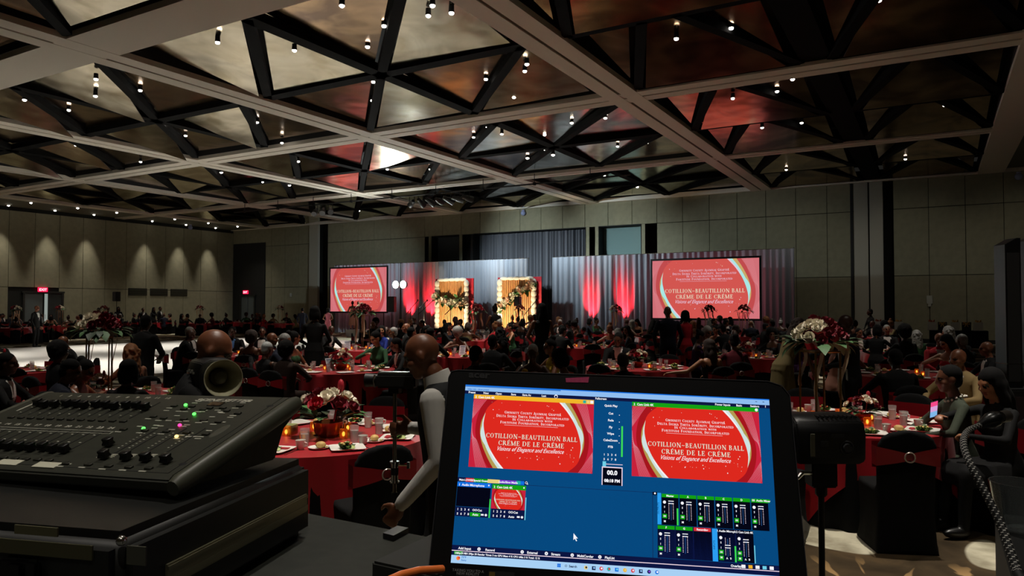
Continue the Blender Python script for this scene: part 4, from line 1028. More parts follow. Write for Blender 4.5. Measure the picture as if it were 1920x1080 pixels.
q = MB(); q.lathe([(.07, 0), (.085, -.05), (.1, -.1)], 18, 0, T(-.13, 0, hz) @ RY(PI/2), cap=False); q.build('reflector_ring', mat('reflector_black', '0c0c0d', .4), o)
r = random.Random(8); q = MB(); q.ell((-.10, -.03, .97), (.035, .03, .06), 9, 7)
q.v = [(x+r.uniform(-.012, .012), y+r.uniform(-.012, .012), z+r.uniform(-.015, .015)) for x, y, z in q.v]
tag(q.build('tissue', mat('tissue', 'd9d6cc', .7), M=T(p.x, p.y, p.z) @ RZ(YAW), ang=10), 'crumpled white tissue tucked beside the steel stand right of the laptop', 'tissue')
q = MB(); q.tube([dep(u, v, 2.85) for u, v in ((1500, 968), (1506, 985), (1507, 1010), (1500, 1050), (1496, 1090))], .006, 6)
tag(q.build('cord', black), 'black cord hanging beside the steel stand right of the laptop', 'cord')
p = gnd(408, 3.85)
o = thing('flash_head', 'black studio flash head with an open silver dish reflector, behind the lighting console', 'studio light', p, YAW+rad(37))
stand(o, 1.36, False); hz = 1.48
q = MB(); q.rings([[(y*k, x, z*k+hz) for y, z in arch] for x, k in ((-.02, .9), (0, 1), (.2, 1), (.24, .85))]); hd = q.build('housing', mat('flash_body', '18181a', .38), o, bevel=.004)
q = MB()
for k in range(5): q.box((-.106, .05+.03*k, hz+.02+.01*(k % 2)), (.01, .012, .01))
q.build('buttons', mat('flash_button2', '77756c', .3), hd)
q = MB(); q.lathe([(.045, .0), (.06, .03), (.082, .075), (.094, .105), (.097, .105), (.094, .085), (.07, .03), (.05, -.005)], 28, 0, T(0, -.02, hz) @ RX(PI/2), cap=False)
q.build('dish_reflector', mat('dish_metal', 'c4c0a0', .5, .25), o)
q = MB(); q.lathe([(.04, .0), (.044, .02), (.03, .05), (.01, .06)], 16, 0, T(0, -.02, hz) @ RX(PI/2)); q.build('glass_dome', mat('dome_frost', '6d6b58', .3), o)
q = MB(); q.box((0, .1, hz-.12), (.06, .08, .1)); q.build('tilt_bracket', black, o, bevel=.006)
# ------------------------------------------------------------------ people
SLOT = ['skin', 'top', 'arm', 'chest', 'leg', 'shoe', 'eye', 'lip', 'shirt']
def fuse(mb, name, voxel, ratio=.3, smooth=3, tags=None, lambda_=.5):
    # grows one continuous surface over overlapping closed volumes
    me = mb.mesh('t', black, smooth=False); o = bpy.data.objects.new('t', me); col.objects.link(o)
    m = o.modifiers.new('r', 'REMESH'); m.mode = 'VOXEL'; m.voxel_size = voxel
    if smooth: s = o.modifiers.new('s', 'SMOOTH'); s.factor = lambda_; s.iterations = smooth
    if ratio < 1: d = o.modifiers.new('d', 'DECIMATE'); d.ratio = ratio
    ev = o.evaluated_get(bpy.context.evaluated_depsgraph_get()); out = bpy.data.meshes.new_from_object(ev)
    bpy.data.objects.remove(o); bpy.data.meshes.remove(me); out.name = name; out.materials.clear(); out.shade_smooth()
    return out
def ik(s, h, l1, l2, hint):
    s, h = Vector(s), Vector(h); d = h-s; L = min(d.length, (l1+l2)*.995); d.normalize(); h = s+d*L
    a = (l1*l1-l2*l2+L*L)/(2*L); r = math.sqrt(max(l1*l1-a*a, 0)); k = Vector(hint); k = k-d*k.dot(d); k.normalize()
    return s+d*a+k*r, h
class Body:
    def __init__(s): s.p = []; s.M = Matrix()
    def cap(s, a, r0, b, r1, tg):
        q = MB(); a, b = Vector(a), Vector(b); d = (b-a).normalized()
        q.tube([a-d*r0*.95, a-d*r0*.6, a, b, b+d*r1*.6, b+d*r1*.95], [r0*.3, r0*.8, r0, r1, r1*.8, r1*.3], 12); s.p.append((q, tg, s.M.copy()))
    def ell(s, c, r, tg, M=None):
        q = MB(); q.ell(c, r, 16, 10, M=M); s.p.append((q, tg, s.M.copy()))
    def loft(s, R, tg, n=20):
        q = MB(); q.rings([[(c[0]+rx*math.copysign(abs(math.cos(a))**.8, math.cos(a)), c[1]+ry*math.copysign(abs(math.sin(a))**.8, math.sin(a)), c[2]) for a in [2*PI*k/n for k in range(n)]] for c, rx, ry in R]); s.p.append((q, tg, s.M.copy()))
    def hand(s, w, d, side, curl=.35, tg='skin', up=None, sc=1.0):
        # palm, four unequal curled fingers and a thumb from the side of the palm
        w, d = Vector(w), Vector(d).normalized(); up = Vector(up or (0, 0, 1)); n = (up-d*up.dot(d)).normalized(); x = d.cross(n)*side
        k = sc; P = w+d*.045*k
        M = Matrix((x, d, n)).transposed().to_4x4(); M.translation = P
        s.ell((0, 0, 0), (.04*k, .052*k, .017*k), tg, M)
        for i, (o, L) in enumerate(((-.03, .062), (-.01, .074), (.01, .08), (.03, .072))):
            b = P+x*o*k+d*.04*k; m = b+(d*math.cos(curl)-n*math.sin(curl))*L*.55*k; e = m+(d*math.cos(curl*2.6)-n*math.sin(curl*2.6))*L*.5*k
            s.cap(b, .0098*k, m, .009*k, tg); s.cap(m, .009*k, e, .0075*k, tg)
        b = P+x*.036*k-d*.02*k; m = b+(x*.7+d*.7-n*.2).normalized()*.038*k; e = m+(d*.9-n*.4+x*.1).normalized()*.032*k
        s.cap(b, .013*k, m, .011*k, tg); s.cap(m, .011*k, e, .0085*k, tg)
    def head(s, c, yaw=0, pit=0):
        M0 = s.M.copy(); s.M = M0 @ T(*c) @ RZ(yaw) @ RX(pit)
        s.ell((0, -.008, .03), (.074, .095, .09), 'skin'); s.ell((0, .012, -.035), (.06, .078, .075), 'skin'); s.ell((0, .05, -.085), (.034, .036, .03), 'skin')
        s.cap((0, .088, .012), .011, (0, .107, -.022), .0155, 'skin'); s.ell((0, .1, -.024), (.02, .012, .011), 'skin')
        s.ell((0, .078, .03), (.05, .02, .012), 'skin'); s.ell((0, .083, -.058), (.025, .014, .012), 'lip')
        for k in (-1, 1):
            s.ell((k*.077, -.008, -.005), (.013, .022, .032), 'skin'); s.ell((k*.031, .08, .012), (.0135, .012, .0085), 'eye')
            s.ell((k*.045, .055, -.025), (.025, .03, .022), 'skin')
        H = s.M.copy(); s.M = M0
        return H
    def build(s, name, voxel, ratio, smooth=3):
        q = MB()
        for b, tg, M in s.p: q.add(b.v, b.f, 0, M)
        me = fuse(q, name, voxel, ratio, smooth)
        T_ = []
        for b, tg, M in s.p: T_.append((BVHTree.FromPolygons([M @ Vector(v) for v in b.v], b.f), tg))
        for m in SLOT: me.materials.append(black)
        idx = []
        for p in me.polygons:
            bd, bt = 1e9, 'top'
            for t, tg in T_:
                r = t.find_nearest(p.center)
                if r[0] is not None:
                    dd = r[3]-(.004 if tg in ('eye', 'lip') else 0)
                    if dd < bd: bd, bt = dd, tg
            if s.front and bt in ('top', 'chest') and p.center.y > s.front[2] and p.normal.y > .2 and s.front[0] < p.center.z < s.front[1] and abs(p.center.x) < .02+.075*(p.center.z-s.front[0])/(s.front[1]-s.front[0]): bt = 'shirt'
            idx.append(SLOT.index(bt))
        me.polygons.foreach_set('material_index', idx)
        return me
def make_body(name, sit=True, female=False, handL=None, handR=None, lean=0.0, hyaw=0.0, hpit=0.0, voxel=.013, ratio=.32, hL=(-1, -.4, -.3), hR=(1, -.4, -.3), skirt=False, curl=.4, smooth=3, hunch=0.0):
    b = Body(); k = .93 if female else 1.0; hz = .52 if sit else .90
    b.front = None if female else (hz+.28, hz+.545, .04)
    hip = Vector((0, 0, hz))
    # legs
    for sx in (-1, 1):
        if sit:
            b.cap((sx*.1, .0, hz+.02), .095*k, (sx*.12, .42, hz-.0), .066*k, 'leg'); b.cap((sx*.12, .43, hz-.02), .062*k, (sx*.12, .45, .09), .042, 'leg')
            b.ell((sx*.12, .51, .05), (.045, .125, .045), 'shoe')
        else:
            b.cap((sx*.095, 0, hz), .095*k, (sx*.1, .01, .5), .065*k, 'leg'); b.cap((sx*.1, .01, .5), .06*k, (sx*.1, -.02, .09), .042, 'leg'); b.ell((sx*.105, .05, .045), (.045, .125, .042), 'shoe')
    if skirt and not sit: b.loft([((0, 0, .25), .24, .22), ((0, 0, .6), .2, .17), ((0, 0, .98), .165, .125)], 'leg')
    if skirt and sit: b.loft([((0, .2, hz-.1), .22, .3), ((0, .2, hz), .21, .31), ((0, .2, hz+.08), .17, .25)], 'leg')
    b.M = T(0, 0, hz) @ RX(-lean) @ T(0, 0, -hz)
    w = 1.0 if not female else .88
    if female:
        b.loft([((0, -.01, hz-.07), .17, .12), ((0, -.01, hz+.05), .178, .125), ((0, 0, hz+.2), .125, .092), ((0, .0, hz+.33), .15, .105), ((0, .0, hz+.42), .155, .1)], 'top')
        b.loft([((0, -.005, hz+.40), .155, .095), ((0, -.01, hz+.48), .165, .08), ((0, -.01, hz+.53), .12, .06), ((0, -.01, hz+.57), .055, .05)], 'chest')
        for sx in (-1, 1): b.ell((sx*.07, .075, hz+.36), (.062, .055, .06), 'top')
    else:
        b.loft([((0, -.01, hz-.08), .165, .125), ((0, -.01, hz+.05), .17, .13), ((0, 0, hz+.2), .168, .12), ((0, 0, hz+.36), .19, .128), ((0, -.005, hz+.48), .205, .11), ((0, -.01, hz+.54), .15, .085), ((0, -.01, hz+.585), .07, .06)], 'top')
    sh = hz+.49; sw = .2 if not female else .168
    b.cap((0, -.015, hz+.54), .056*k, (0, .01+hunch*.3, hz+.64), .052*k, 'skin')
    H = b.head((0, .03+hunch, hz+.725-hunch*.35), hyaw, hpit)
    for sx, tgt, hint in ((-1, handL, hL), (1, handR, hR)):
        S = Vector((sx*sw, -.005, sh)); tgt = tgt or (sx*.24, .08, hz-.02)
        E_, W_ = ik(S, tgt, .29, .255, hint); r = .056*k if not female else .044
        b.cap(S, r*1.05, E_, r*.8, 'arm'); b.cap(E_, r*.8, W_, r*.55, 'arm'); d = (W_-E_).normalized()
        b.hand(W_, d, -sx, curl, sc=.95 if female else 1.05)
    me = b.build(name, voxel, ratio, smooth)
    return me, H
# hair, in the frame of the head
def hair_mesh(kind):
    q = MB(); r = random.Random(len(kind)*7)
    def E(c, rr): q.ell(c, rr, 14, 9)
    if kind in ('short', 'fade'): E((0, -.022, .042), (.081, .1, .09)); E((0, -.055, -.01), (.072, .06, .075))
    if kind in ('afro',): E((0, -.045, .06), (.13, .13, .125)); E((0, -.07, -.01), (.115, .09, .1))
    if kind in ('bob', 'long', 'curly', 'braids'):
        E((0, -.025, .045), (.09, .108, .095)); E((0, -.065, -.03), (.09, .07, .11))
        for s in (-1, 1): E((s*.075, -.015, -.04), (.028, .06, .1))
    if kind in ('long', 'curly', 'braids'):
        E((0, -.09, -.15), (.1, .05, .15)); E((0, -.1, -.26), (.085, .04, .11))
        for s in (-1, 1): E((s*.085, -.02, -.15), (.03, .045, .12))
    if kind in ('bun', 'updo'):
        E((0, -.022, .042), (.083, .102, .092)); E((0, -.05, -.02), (.075, .065, .07)); E((0, -.07, .14) if kind == 'bun' else (0, -.105, .10), (.05, .05, .045))
    if kind in ('curly', 'afro'):
        for v in range(70):
            a, t = r.uniform(0, 2*PI), r.uniform(-.9, .9 if kind == 'afro' else .5); k = .112 if kind == 'afro' else .09
            if kind == 'afro': c = (k*math.cos(a)*math.cos(t), -.05+k*math.sin(a)*math.cos(t), .05+k*math.sin(t))
            else: c = (.09*math.cos(a), -.06+.07*math.sin(a) if math.sin(a) < .2 else -.02, r.uniform(-.26, .08))
            if c[1] < .05: q.ell(c, r.uniform(.018, .03), 7, 5)
    return fuse(q, 'hair', .011, .35, 2)
HAIR = {k: hair_mesh(k) for k in ('short', 'afro', 'bob', 'long', 'curly', 'bun', 'updo')}
for h in HAIR.values(): h.materials.append(black)
HC = {'black': mat('hair_black', '070606', .9, spec=.2), 'brown': mat('hair_brown', '2e1b12', .8, var=.4, scale=40), 'auburn': mat('hair_auburn', '7a4a20', .75, var=.5, scale=40), 'grey': mat('hair_grey', '8c8a86', .6, var=.4, scale=50), 'silver': mat('hair_silver', 'b2b4b2', .6, var=.25, scale=40)}
SK = {'deep': mat('skin_deep', '3f2519', .42), 'dark': mat('skin_dark', '573421', .42), 'mid': mat('skin_mid', '74462f', .4), 'tan': mat('skin_tan', '9a6748', .45), 'fair': mat('skin_fair', 'c99b7c', .5)}
CL = {n: mat('cloth_'+n, c, .85, spec=.25) for n, c in {'black': '070708', 'charcoal': '161719', 'navy': '0f1424', 'white': 'cfccc6', 'red': '9c1020', 'wine': '4f0c1a', 'blue': '12246e', 'green': '24472a', 'olive': '4b4a22', 'purple': '3f1d4a', 'gold': '7a6c48', 'peach': 'd79a86', 'pink': 'c06a7c', 'tan': 'a98f62', 'brown': '2c1e18', 'grey': '5b5c60', 'yellow': 'b39a2c', 'sequin': '3a4034', 'lightblue': '5a86c0', 'lav': 'b79ac0'}.items()}
EYE, LIP = mat('eye_dark', '1a1210', .2), mat('lip', '6d3328', .45)
EYEW = mat('shoe_black', '0a0a0b', .35)
PB = {}
PB['m_sit'] = make_body('body', True, False, (-.17, .36, .80), (.17, .36, .80), .06)
PB['m_lap'] = make_body('body', True, False, (-.1, .3, .66), (.12, .32, .66), -.03, .3)
PB['m_lean'] = make_body('body', True, False, (-.2, .42, .80), (.1, .40, .80), .25, -.3, -.1)
PB['f_sit'] = make_body('body', True, True, (-.15, .36, .79), (.15, .36, .79), .08, 0, 0, skirt=True)
PB['f_turn'] = make_body('body', True, True, (-.12, .3, .70), (.22, .36, .80), .05, .9, 0, skirt=True)
PB['f_eat'] = make_body('body', True, True, (-.18, .38, .79), (.06, .26, 1.0), .16, -.2, -.25, skirt=True)
PB['f_reach'] = make_body('body', True, True, (-.62, .2, .84), (.15, .3, .78), .1, .4, 0, skirt=True, hL=(0, -.3, -1))
PB['m_stand'] = make_body('body', False, False)
PB['m_fold'] = make_body('body', False, False, (-.06, .24, 1.1), (.08, .26, 1.05), .03, .3)
PB['f_stand'] = make_body('body', False, True, (-.1, .2, 1.0), (.1, .2, 1.0), 0, 0, 0, skirt=True)
PB['f_lean'] = make_body('body', False, True, (-.2, .45, .82), (.3, .5, .85), .42, .2, 0, skirt=True)
REG = {}
ORD = ['leftmost', 'second', 'third', 'fourth', 'fifth', 'sixth', 'seventh', 'eighth', 'ninth', 'tenth', 'eleventh', 'twelfth', 'thirteenth', 'fourteenth', 'fifteenth', 'sixteenth', 'seventeenth', 'eighteenth', 'nineteenth', 'twentieth']
def reg(o, base, p): REG.setdefault(base, []).append((pxof(p), o))
def settle():
    for o, l in DLREG: REG.setdefault(l, []).append((0, o))
    for base, L in REG.items():
        L.sort(key=lambda t: pxof(t[1].location))
        for i, (x, o) in enumerate(L):
            o['label'] = base if len(L) == 1 else base+', '+(ORD[i]+' from left' if i else 'leftmost') if i < 20 else base
NP = [0]
def person(p, rz, proto, hair, hcol, skin, cloth, arm=None, chest=None, leg=None, shirt='white', label=None, group=None, s=1.0, base=None):
    me, H = PB[proto]; fem = proto[0] == 'f'
    o = thing('person', label, 'person', p, rz, group); o.scale = (s, s, s)
    if base: reg(o, base, p)
    b = link('body', me, o)
    mm = {'skin': SK[skin], 'top': CL[cloth], 'arm': SK[skin] if arm == 'skin' else CL[arm or cloth], 'chest': SK[skin] if chest == 'skin' else CL[chest or cloth], 'leg': CL[leg or cloth], 'shoe': EYEW, 'eye': EYE, 'lip': LIP, 'shirt': CL[shirt]}
    for i, k in enumerate(SLOT):
        b.material_slots[i].link = 'OBJECT'; b.material_slots[i].material = mm[k]
    if hair != 'bald':
        h = link('hair', HAIR[hair], o, H); h.material_slots[0].link = 'OBJECT'; h.material_slots[0].material = HC[hcol]
    return o
AWAY, TOWARD, LEFT, RIGHT = YAW, YAW+PI, YAW+PI/2, YAW-PI/2

# ------------------------------------------------------------------ the two technicians on the floor
vx = .009
b = Body(); b.front = None
hz = .86
for sx in (-1, 1):
    b.cap((sx*.095, 0, hz), .1, (sx*.11, .02, .48), .068, 'leg'); b.cap((sx*.11, .02, .48), .064, (sx*.11, -.01, .09), .044, 'leg'); b.ell((sx*.115, .06, .045), (.046, .13, .042), 'shoe')
b.M = T(0, 0, hz) @ RX(-.12) @ T(0, 0, -hz)
b.loft([((0, -.01, hz-.08), .165, .125), ((0, -.01, hz+.05), .17, .135), ((0, 0, hz+.2), .17, .125), ((0, 0, hz+.36), .19, .128), ((0, -.005, hz+.455), .19, .11)], 'top')
b.loft([((0, -.005, hz+.45), .19, .1), ((0, -.012, hz+.505), .15, .085), ((0, -.01, hz+.54), .075, .065)], 'top')
b.cap((0, -.01, hz+.49), .06, (0, .03, hz+.6), .054, 'skin')
H1 = b.head((0, .075, hz+.685), 0, -.22)
b.M = Matrix()
S = Vector((-.2, .055, hz+.46)); Ee = Vector((-.26, .0, hz+.17)); W_ = Vector((-.25, .19, hz-.045))
b.cap(S, .064, Ee, .052, 'arm'); b.cap(Ee, .052, W_, .038, 'arm'); dd = (W_-Ee).normalized(); b.hand(W_+dd*.015, (.05, .55, -.83), 1, .55, sc=1.08, up=(-1, 0, 0))
S = Vector((.2, .055, hz+.46)); Wt = Vector((.12, .24, hz+.265)); Ee, W2 = ik(S, Wt, .28, .26, (1, -.3, -.8))
b.cap(S, .062, Ee, .05, 'arm'); b.cap(Ee, .05, W2, .036, 'arm'); b.hand(W2, Vector((-.12, .99, .0)), -1, .95, sc=1.08, up=(1, 0, 0))
PB['tech'] = (b.build('body', vx, .35, 3), H1)
tp1 = gnd(846, 4.0); TR1 = LEFT-rad(8)
o = person(tp1, TR1, 'tech', 'bald', 'black', 'mid', 'charcoal', arm='white', leg='black', shirt='white', label='bald man in white shirt and dark vest working a camera pole, beside the laptop', s=1.03)
TM = T(*tp1) @ RZ(TR1)
LM_ = T(0, 0, hz) @ RX(-.12) @ T(0, 0, -hz)
q = MB(); EL = lambda rx, ry, y, z, dz=0: [(rx*math.cos(2*PI*k/24), y+ry*math.sin(2*PI*k/24), z-dz*math.sin(2*PI*k/24)) for k in range(24)]
q.rings([EL(.086, .082, .0, hz+.508, .03), EL(.07, .07, .014, hz+.585, .02), EL(.062, .062, .014, hz+.585, .02), EL(.07, .068, .0, hz+.508, .03)], cap=False); q.build('collar', CL['white'], o, LM_)
q = MB(); q.tube([(-.215-.0+.03*math.cos(a), .165+.028*math.sin(a)*.6, hz-.03+.028*math.sin(a)*.7) for a in [2*PI*k/14 for k in range(15)]], .007, 6); q.build('wristwatch', black, o)
q = MB(); q.ell((0, 0, 0), (.033, .02, .012), 12, 6)
# the pole he holds, with clamp and camera
pl = thing('camera_pole', 'steel pole with a clamp carrying a video camera, held by the man in the vest', 'camera stand', TM @ Vector((.09, .345, 0)), TR1)
q = MB(); q.cyl((0, 0, .03), (0, 0, .8), .018, n=12); q.build('lower_pole', black, pl)
q = MB(); q.cyl((0, 0, .78), (0, 0, 1.36), .0115, n=12); q.build('upper_pole', mat('stand_steel', '8a8473', .25, .9), pl)
q = MB(); q.cyl((0, 0, .86), (0, 0, .97), .021, n=14); q.cyl((0, 0, .965), (0, 0, .975), .027, n=14); q.cyl((0, 0, .855), (0, 0, .865), .027, n=14); q.cyl((0, -.02, .955), (0, -.075, .955), .006, n=8); q.box((0, -.08, .955), (.02, .014, .035)); q.build('clamp', chrome, pl)
q = MB(); q.cyl((0, 0, .9), (0, 0, .94), .0215, n=14); q.build('clamp_sleeve', black, pl)
for k in range(3):
    a = 2*PI*k/3+.5; q = MB(); q.tube([(0, 0, .3), (.28*math.cos(a), .28*math.sin(a), .015)], .011, 8); q.build('leg', black, pl)
q = MB(); q.box((0, 0, 1.375), (.06, .06, .03)); q.build('head_plate', black, pl)
q = MB(); q.prism([(-.05, -.13), (.05, -.13), (.05, .1), (-.05, .1)], 1.39, 1.47); cm = q.build('camera_body', mat('cam_grey', '2b2b2a', .4), pl, bevel=.012)
q = MB(); q.box((0, -.01, 1.474), (.07, .2, .012)); q.build('top_plate', mat('cam_top', '7b7a70', .35, .4), cm, bevel=.003)
q = MB(); q.tube([(-.051, .1, 1.395), (-.056, .11, 1.43), (-.051, .1, 1.465)], .006, 6); q.build('rim', chrome, cm)
q = MB(); q.cyl((0, .1, 1.43), (0, .17, 1.43), .036, .04, 16); q.build('lens', blackp, pl)
# second technician, behind the left flash head
PB['tech2'] = make_body('body', False, False, (-.2, .3, 1.2), (.1, .34, 1.25), .1, 0, -.35, voxel=.011, hunch=.03)
person(gnd(352, 3.95), RIGHT+rad(15), 'tech2', 'bald', 'black', 'mid', 'black', shirt='black', label='bald man in black looking down behind the dish reflector', s=1.0)
# ------------------------------------------------------------------ banquet tables, chairs, settings
satin = mat('red_satin', 'a80f1e', .36, sheen=.2); blk_cloth = mat('black_cloth', '070708', .9, spec=.2); sash = mat('red_sash', '8c0c1a', .4)
def cloth(r, ztop, hem, fold, n=96, rows=5, top=True, ph=0.0, nf=20):
    q = MB(); R = []
    if top: R += [[(rr*math.cos(2*PI*j/n), rr*math.sin(2*PI*j/n), ztop) for j in range(n)] for rr in (.05, r*.6, r-.012)]
    for i in range(rows+1):
        t = i/rows; ring = []
        for j in range(n):
            a = 2*PI*j/n; h = hem(a); f = fold*t*(math.sin(nf*a+ph)+.5*math.sin(nf*.5*a+1.3)); rr = r+f+.03*t+(0 if i else .0)
            ring.append((rr*math.cos(a), rr*math.sin(a), ztop-.006*(i > 0)-h*t))
        R.append(ring)
    q.rings(R, cap=False); return q
def ohem(a):
    m = max(abs(math.cos(a)), abs(math.sin(a))); return min(1.17/m-.915, .73)
_o = cloth(.918, .764, ohem, .022, ph=.5, rows=6); overm = _o.mesh('overlay', satin, ang=80)
_b = cloth(.912, .755, lambda a: .745, .03, top=False, nf=26); underm = _b.mesh('tablecloth', blk_cloth, ang=80)
_t = MB(); _t.lathe([(.9, .725), (.905, .74), (.9, .752)], 40); topm = _t.mesh('tabletop', mat('ply', '6a5138', .6))
_l = MB(); _l.cyl((0, 0, 0), (0, 0, .72), .05, n=10); _l.lathe([(.3, 0), (.28, .03), (.06, .06)], 16); pedm = _l.mesh('pedestal', blackp)
# chair: stretch cover in black with a red sash and a ring buckle on the back
q = MB()
q.rings([[(x*k, y*k+o_, z) for x, y in [(-.215, -.2), (-.23, 0), (-.215, .2), (0, .215), (.215, .2), (.23, 0), (.215, -.2), (0, -.215)]] for z, k, o_ in ((.0, 1.04, 0), (.12, .96, 0), (.26, .93, 0), (.42, .98, 0), (.47, 1.0, 0), (.485, .95, 0))])
def backring(z, w, y, t): return [(-w, y-t/2, z), (-w*.5, y-t/2-.012, z), (0, y-t/2-.016, z), (w*.5, y-t/2-.012, z), (w, y-t/2, z), (w, y+t/2, z), (0, y+t/2, z), (-w, y+t/2, z)]
q.rings([backring(*a) for a in ((.0, .225, -.2, .08), (.3, .2, -.19, .06), (.5, .205, -.2, .05), (.7, .215, -.225, .05), (.8, .21, -.238, .045), (.865, .185, -.245, .042), (.905, .13, -.249, .04), (.92, .06, -.25, .036))])
coverm = fuse(q, 'cover', .02, .3, 2); coverm.materials.append(blk_cloth)
q = MB(); n = 16
outer = []; 
for i in range(n+1):
    u = -1+2*i/n; h = .022+.05*abs(u)**.8; outer.append(((u*.226), -.262-.02*(1-u*u)-.006*(1-abs(u)), h))
rows = [[(x, y, .73+s*h) for x, y, h in outer] for s in (-1, -.35, .35, 1)]
q.rings(rows, cap=False, close=False)
q.rings([[(x, -.168, .73+s*.1) for x, y, h in outer] for s in (1, -1)], cap=False, close=False)
for s in (0, -1):
    a = outer[s]; q.add([(a[0], a[1], .73-a[2]), (a[0], a[1], .73+a[2]), (a[0], -.168, .73+a[2]), (a[0], -.168, .73-a[2])], [(0, 1, 2, 3)])
sashm = q.mesh('sash', sash, ang=60)
q = MB(); q.tube([(.036*math.cos(2*PI*k/18), -.297, .73+.036*math.sin(2*PI*k/18)) for k in range(19)], .006, 6); buckm = q.mesh('buckle', mat('buckle_gem', 'cbb8ae', .2, .7))
NCH = [0]
def chair(p, rz, base=None, label=None, group=None, detail=True):
    o = thing('banquet_chair', label, 'chair', p, rz, group)
    link('cover', coverm, o); link('sash', sashm, o)
    if detail: link('buckle', buckm, o)
    if base: reg(o, base, p)
    NCH[0] += 1
    return o
def table(c, name, rz=0.0, group=None, cloth_at=None):
    if cloth_at is not None: v = -Fv*math.cos(cloth_at)+Rv*math.sin(cloth_at); rz = math.atan2(v.y, v.x)-PI/4
    o = thing('round_table', 'round banquet table under a red cloth, the '+name if group else 'round banquet table under a red cloth, the '+name, 'table', (c.x, c.y, 0), rz, group and 'tables of the '+group); link('tabletop', topm, o); link('pedestal', pedm, o)
    k = tag(link('tablecloth', underm), 'black cloth with red satin overlay on the '+name, 'tablecloth', group and 'tablecloths of the '+group); k.location = (c.x, c.y, .003); k.rotation_euler = (0, 0, rz)
    link('overlay', overm, k)
# tableware
def sq(n, r, z, p=4.0): return [(r*math.copysign(abs(math.cos(a))**(2/p), math.cos(a)), r*math.copysign(abs(math.sin(a))**(2/p), math.sin(a)), z) for a in [2*PI*k/n+PI/4*0 for k in range(n)]]
q = MB(); q.rings([sq(32, .07, 0, 6), sq(32, .085, .004, 6), sq(32, .128, .017, 9), sq(32, .13, .02, 9), sq(32, .085, .008, 6), sq(32, .02, .007, 6)]); platem = q.mesh('plate', white_m)
q = MB(); q.lathe([(.045, 0), (.06, .003), (.082, .014), (.083, .017), (.06, .007), (.01, .005)], 22); sidem = q.mesh('plate', white_m)
r = random.Random(3); q = MB()
for k in range(46):
    a, d = r.uniform(0, 6.28), r.uniform(0, .055); M = T(d*math.cos(a), d*math.sin(a), .012+.035*(1-d/.06)*r.random()) @ RZ(r.uniform(0, 6)) @ RX(r.uniform(-.9, .9)) @ RY(r.uniform(-.9, .9)); L = r.uniform(.018, .034)
    q.add([(-L*.5, -L, 0), (L*.5, -L, .004), (L*.8, 0, .01), (L*.3, L, 0), (-L*.3, L, .004), (-L*.8, 0, -.004)], [(0, 1, 2, 5), (5, 2, 3, 4)], 0 if k % 4 else 1, M)
for k in range(7): a = r.uniform(0, 6); q.ell((.035*math.cos(a), .035*math.sin(a), .035), (.012, .012, .01), 7, 5, 2+k % 2)
saladm = q.mesh('salad', [mat('salad_green', '4d6b2a', .5, var=.4, scale=60), mat('salad_light', '9aa85a', .5), mat('salad_tomato', 'b5482a', .4), mat('salad_crouton', 'c2a05a', .6)])
q = MB(); q.ell((0, 0, .024), (.04, .035, .026), 14, 8); rollm = q.mesh('bread_roll', mat('bread', 'd9b36a', .6, var=.25, scale=30))
q = MB(); q.box((0, 0, .008), (.022, .022, .014)); butm = q.mesh('butter_pat', mat('butter', 'e8dca6', .5), bevel=.002)
glassm = mat('clear_glass', 'eef2f0', .04, alpha=.22)
q = MB(); q.lathe([(.03, 0), (.032, .06), (.037, .14), (.0355, .14), (.031, .06), (.028, .008)], 18); tumm = q.mesh('tumbler', glassm)
q = MB(); q.lathe([(.0285, .009), (.0308, .06), (.033, .1)], 16); waterm = q.mesh('iced_water', mat('iced_water', 'd2d6d0', .25, alpha=.45))
q = MB(); q.lathe([(.022, 0), (.034, .035), (.038, .075), (.035, .075), (.03, .035), (.018, .008)], 18); q.tube([(.036, 0, .06), (.06, 0, .055), (.06, 0, .03), (.033, 0, .022)], .005, 6); cupm = q.mesh('cup', white_m)
q = MB(); q.lathe([(.03, 0), (.034, .01), (.034, .075), (.03, .075), (.03, .012)], 16); votm = q.mesh('votive_holder', mat('amber_glass', 'd98a30', .1, alpha=.55))
q = MB(); q.ell((0, 0, .035), (.012, .012, .02), 8, 6); flamm = q.mesh('flame', mat('flame', 'ffa838', .4, es=9))
q = MB(); q.rings([sq(20, .05, 0, 6), sq(20, .055, .01, 6), sq(20, .055, .085, 6), sq(20, .05, .085, 6), sq(20, .048, .07, 6)]); greenm = q.mesh('candle_jar', mat('pale_green_wax', 'b9bd8c', .35))
q = MB(); q.box((0, 0, .0025), (.014, .2, .003)); q.box((.0, .085, .0035), (.024, .045, .003)); cutm = q.mesh('fork', mat('steel', 'c8c6c0', .2, 1), bevel=.001)
q = MB(); q.prism([(-.09, -.06), (.09, -.075), (.1, .05), (-.07, .065)], 0, .014); napm = q.mesh('napkin', mat('napkin_red', '9a1420', .7), bevel=.003)
q = MB(); q.rings([[(x, y, z) for x, y in ((-.05, -.05), (.05, -.05), (.05, .05), (-.05, .05))] for z in (0, .004)]); q.prism([(-.055, 0), (.055, 0), (.055, .004), (-.055, .004)], .0, .17); cardm = q.mesh('card_holder', mat('card_black', '141414', .5))
ZT = .766
def item(nm, me, p, rz, label=None, cat=None, base=None, group=None, s=1.0):
    o = link(nm, me); o.location = p; o.rotation_euler = (0, 0, rz); o.scale = (s, s, s); tag(o, label, cat, group)
    if base: reg(o, base, p)
    return o
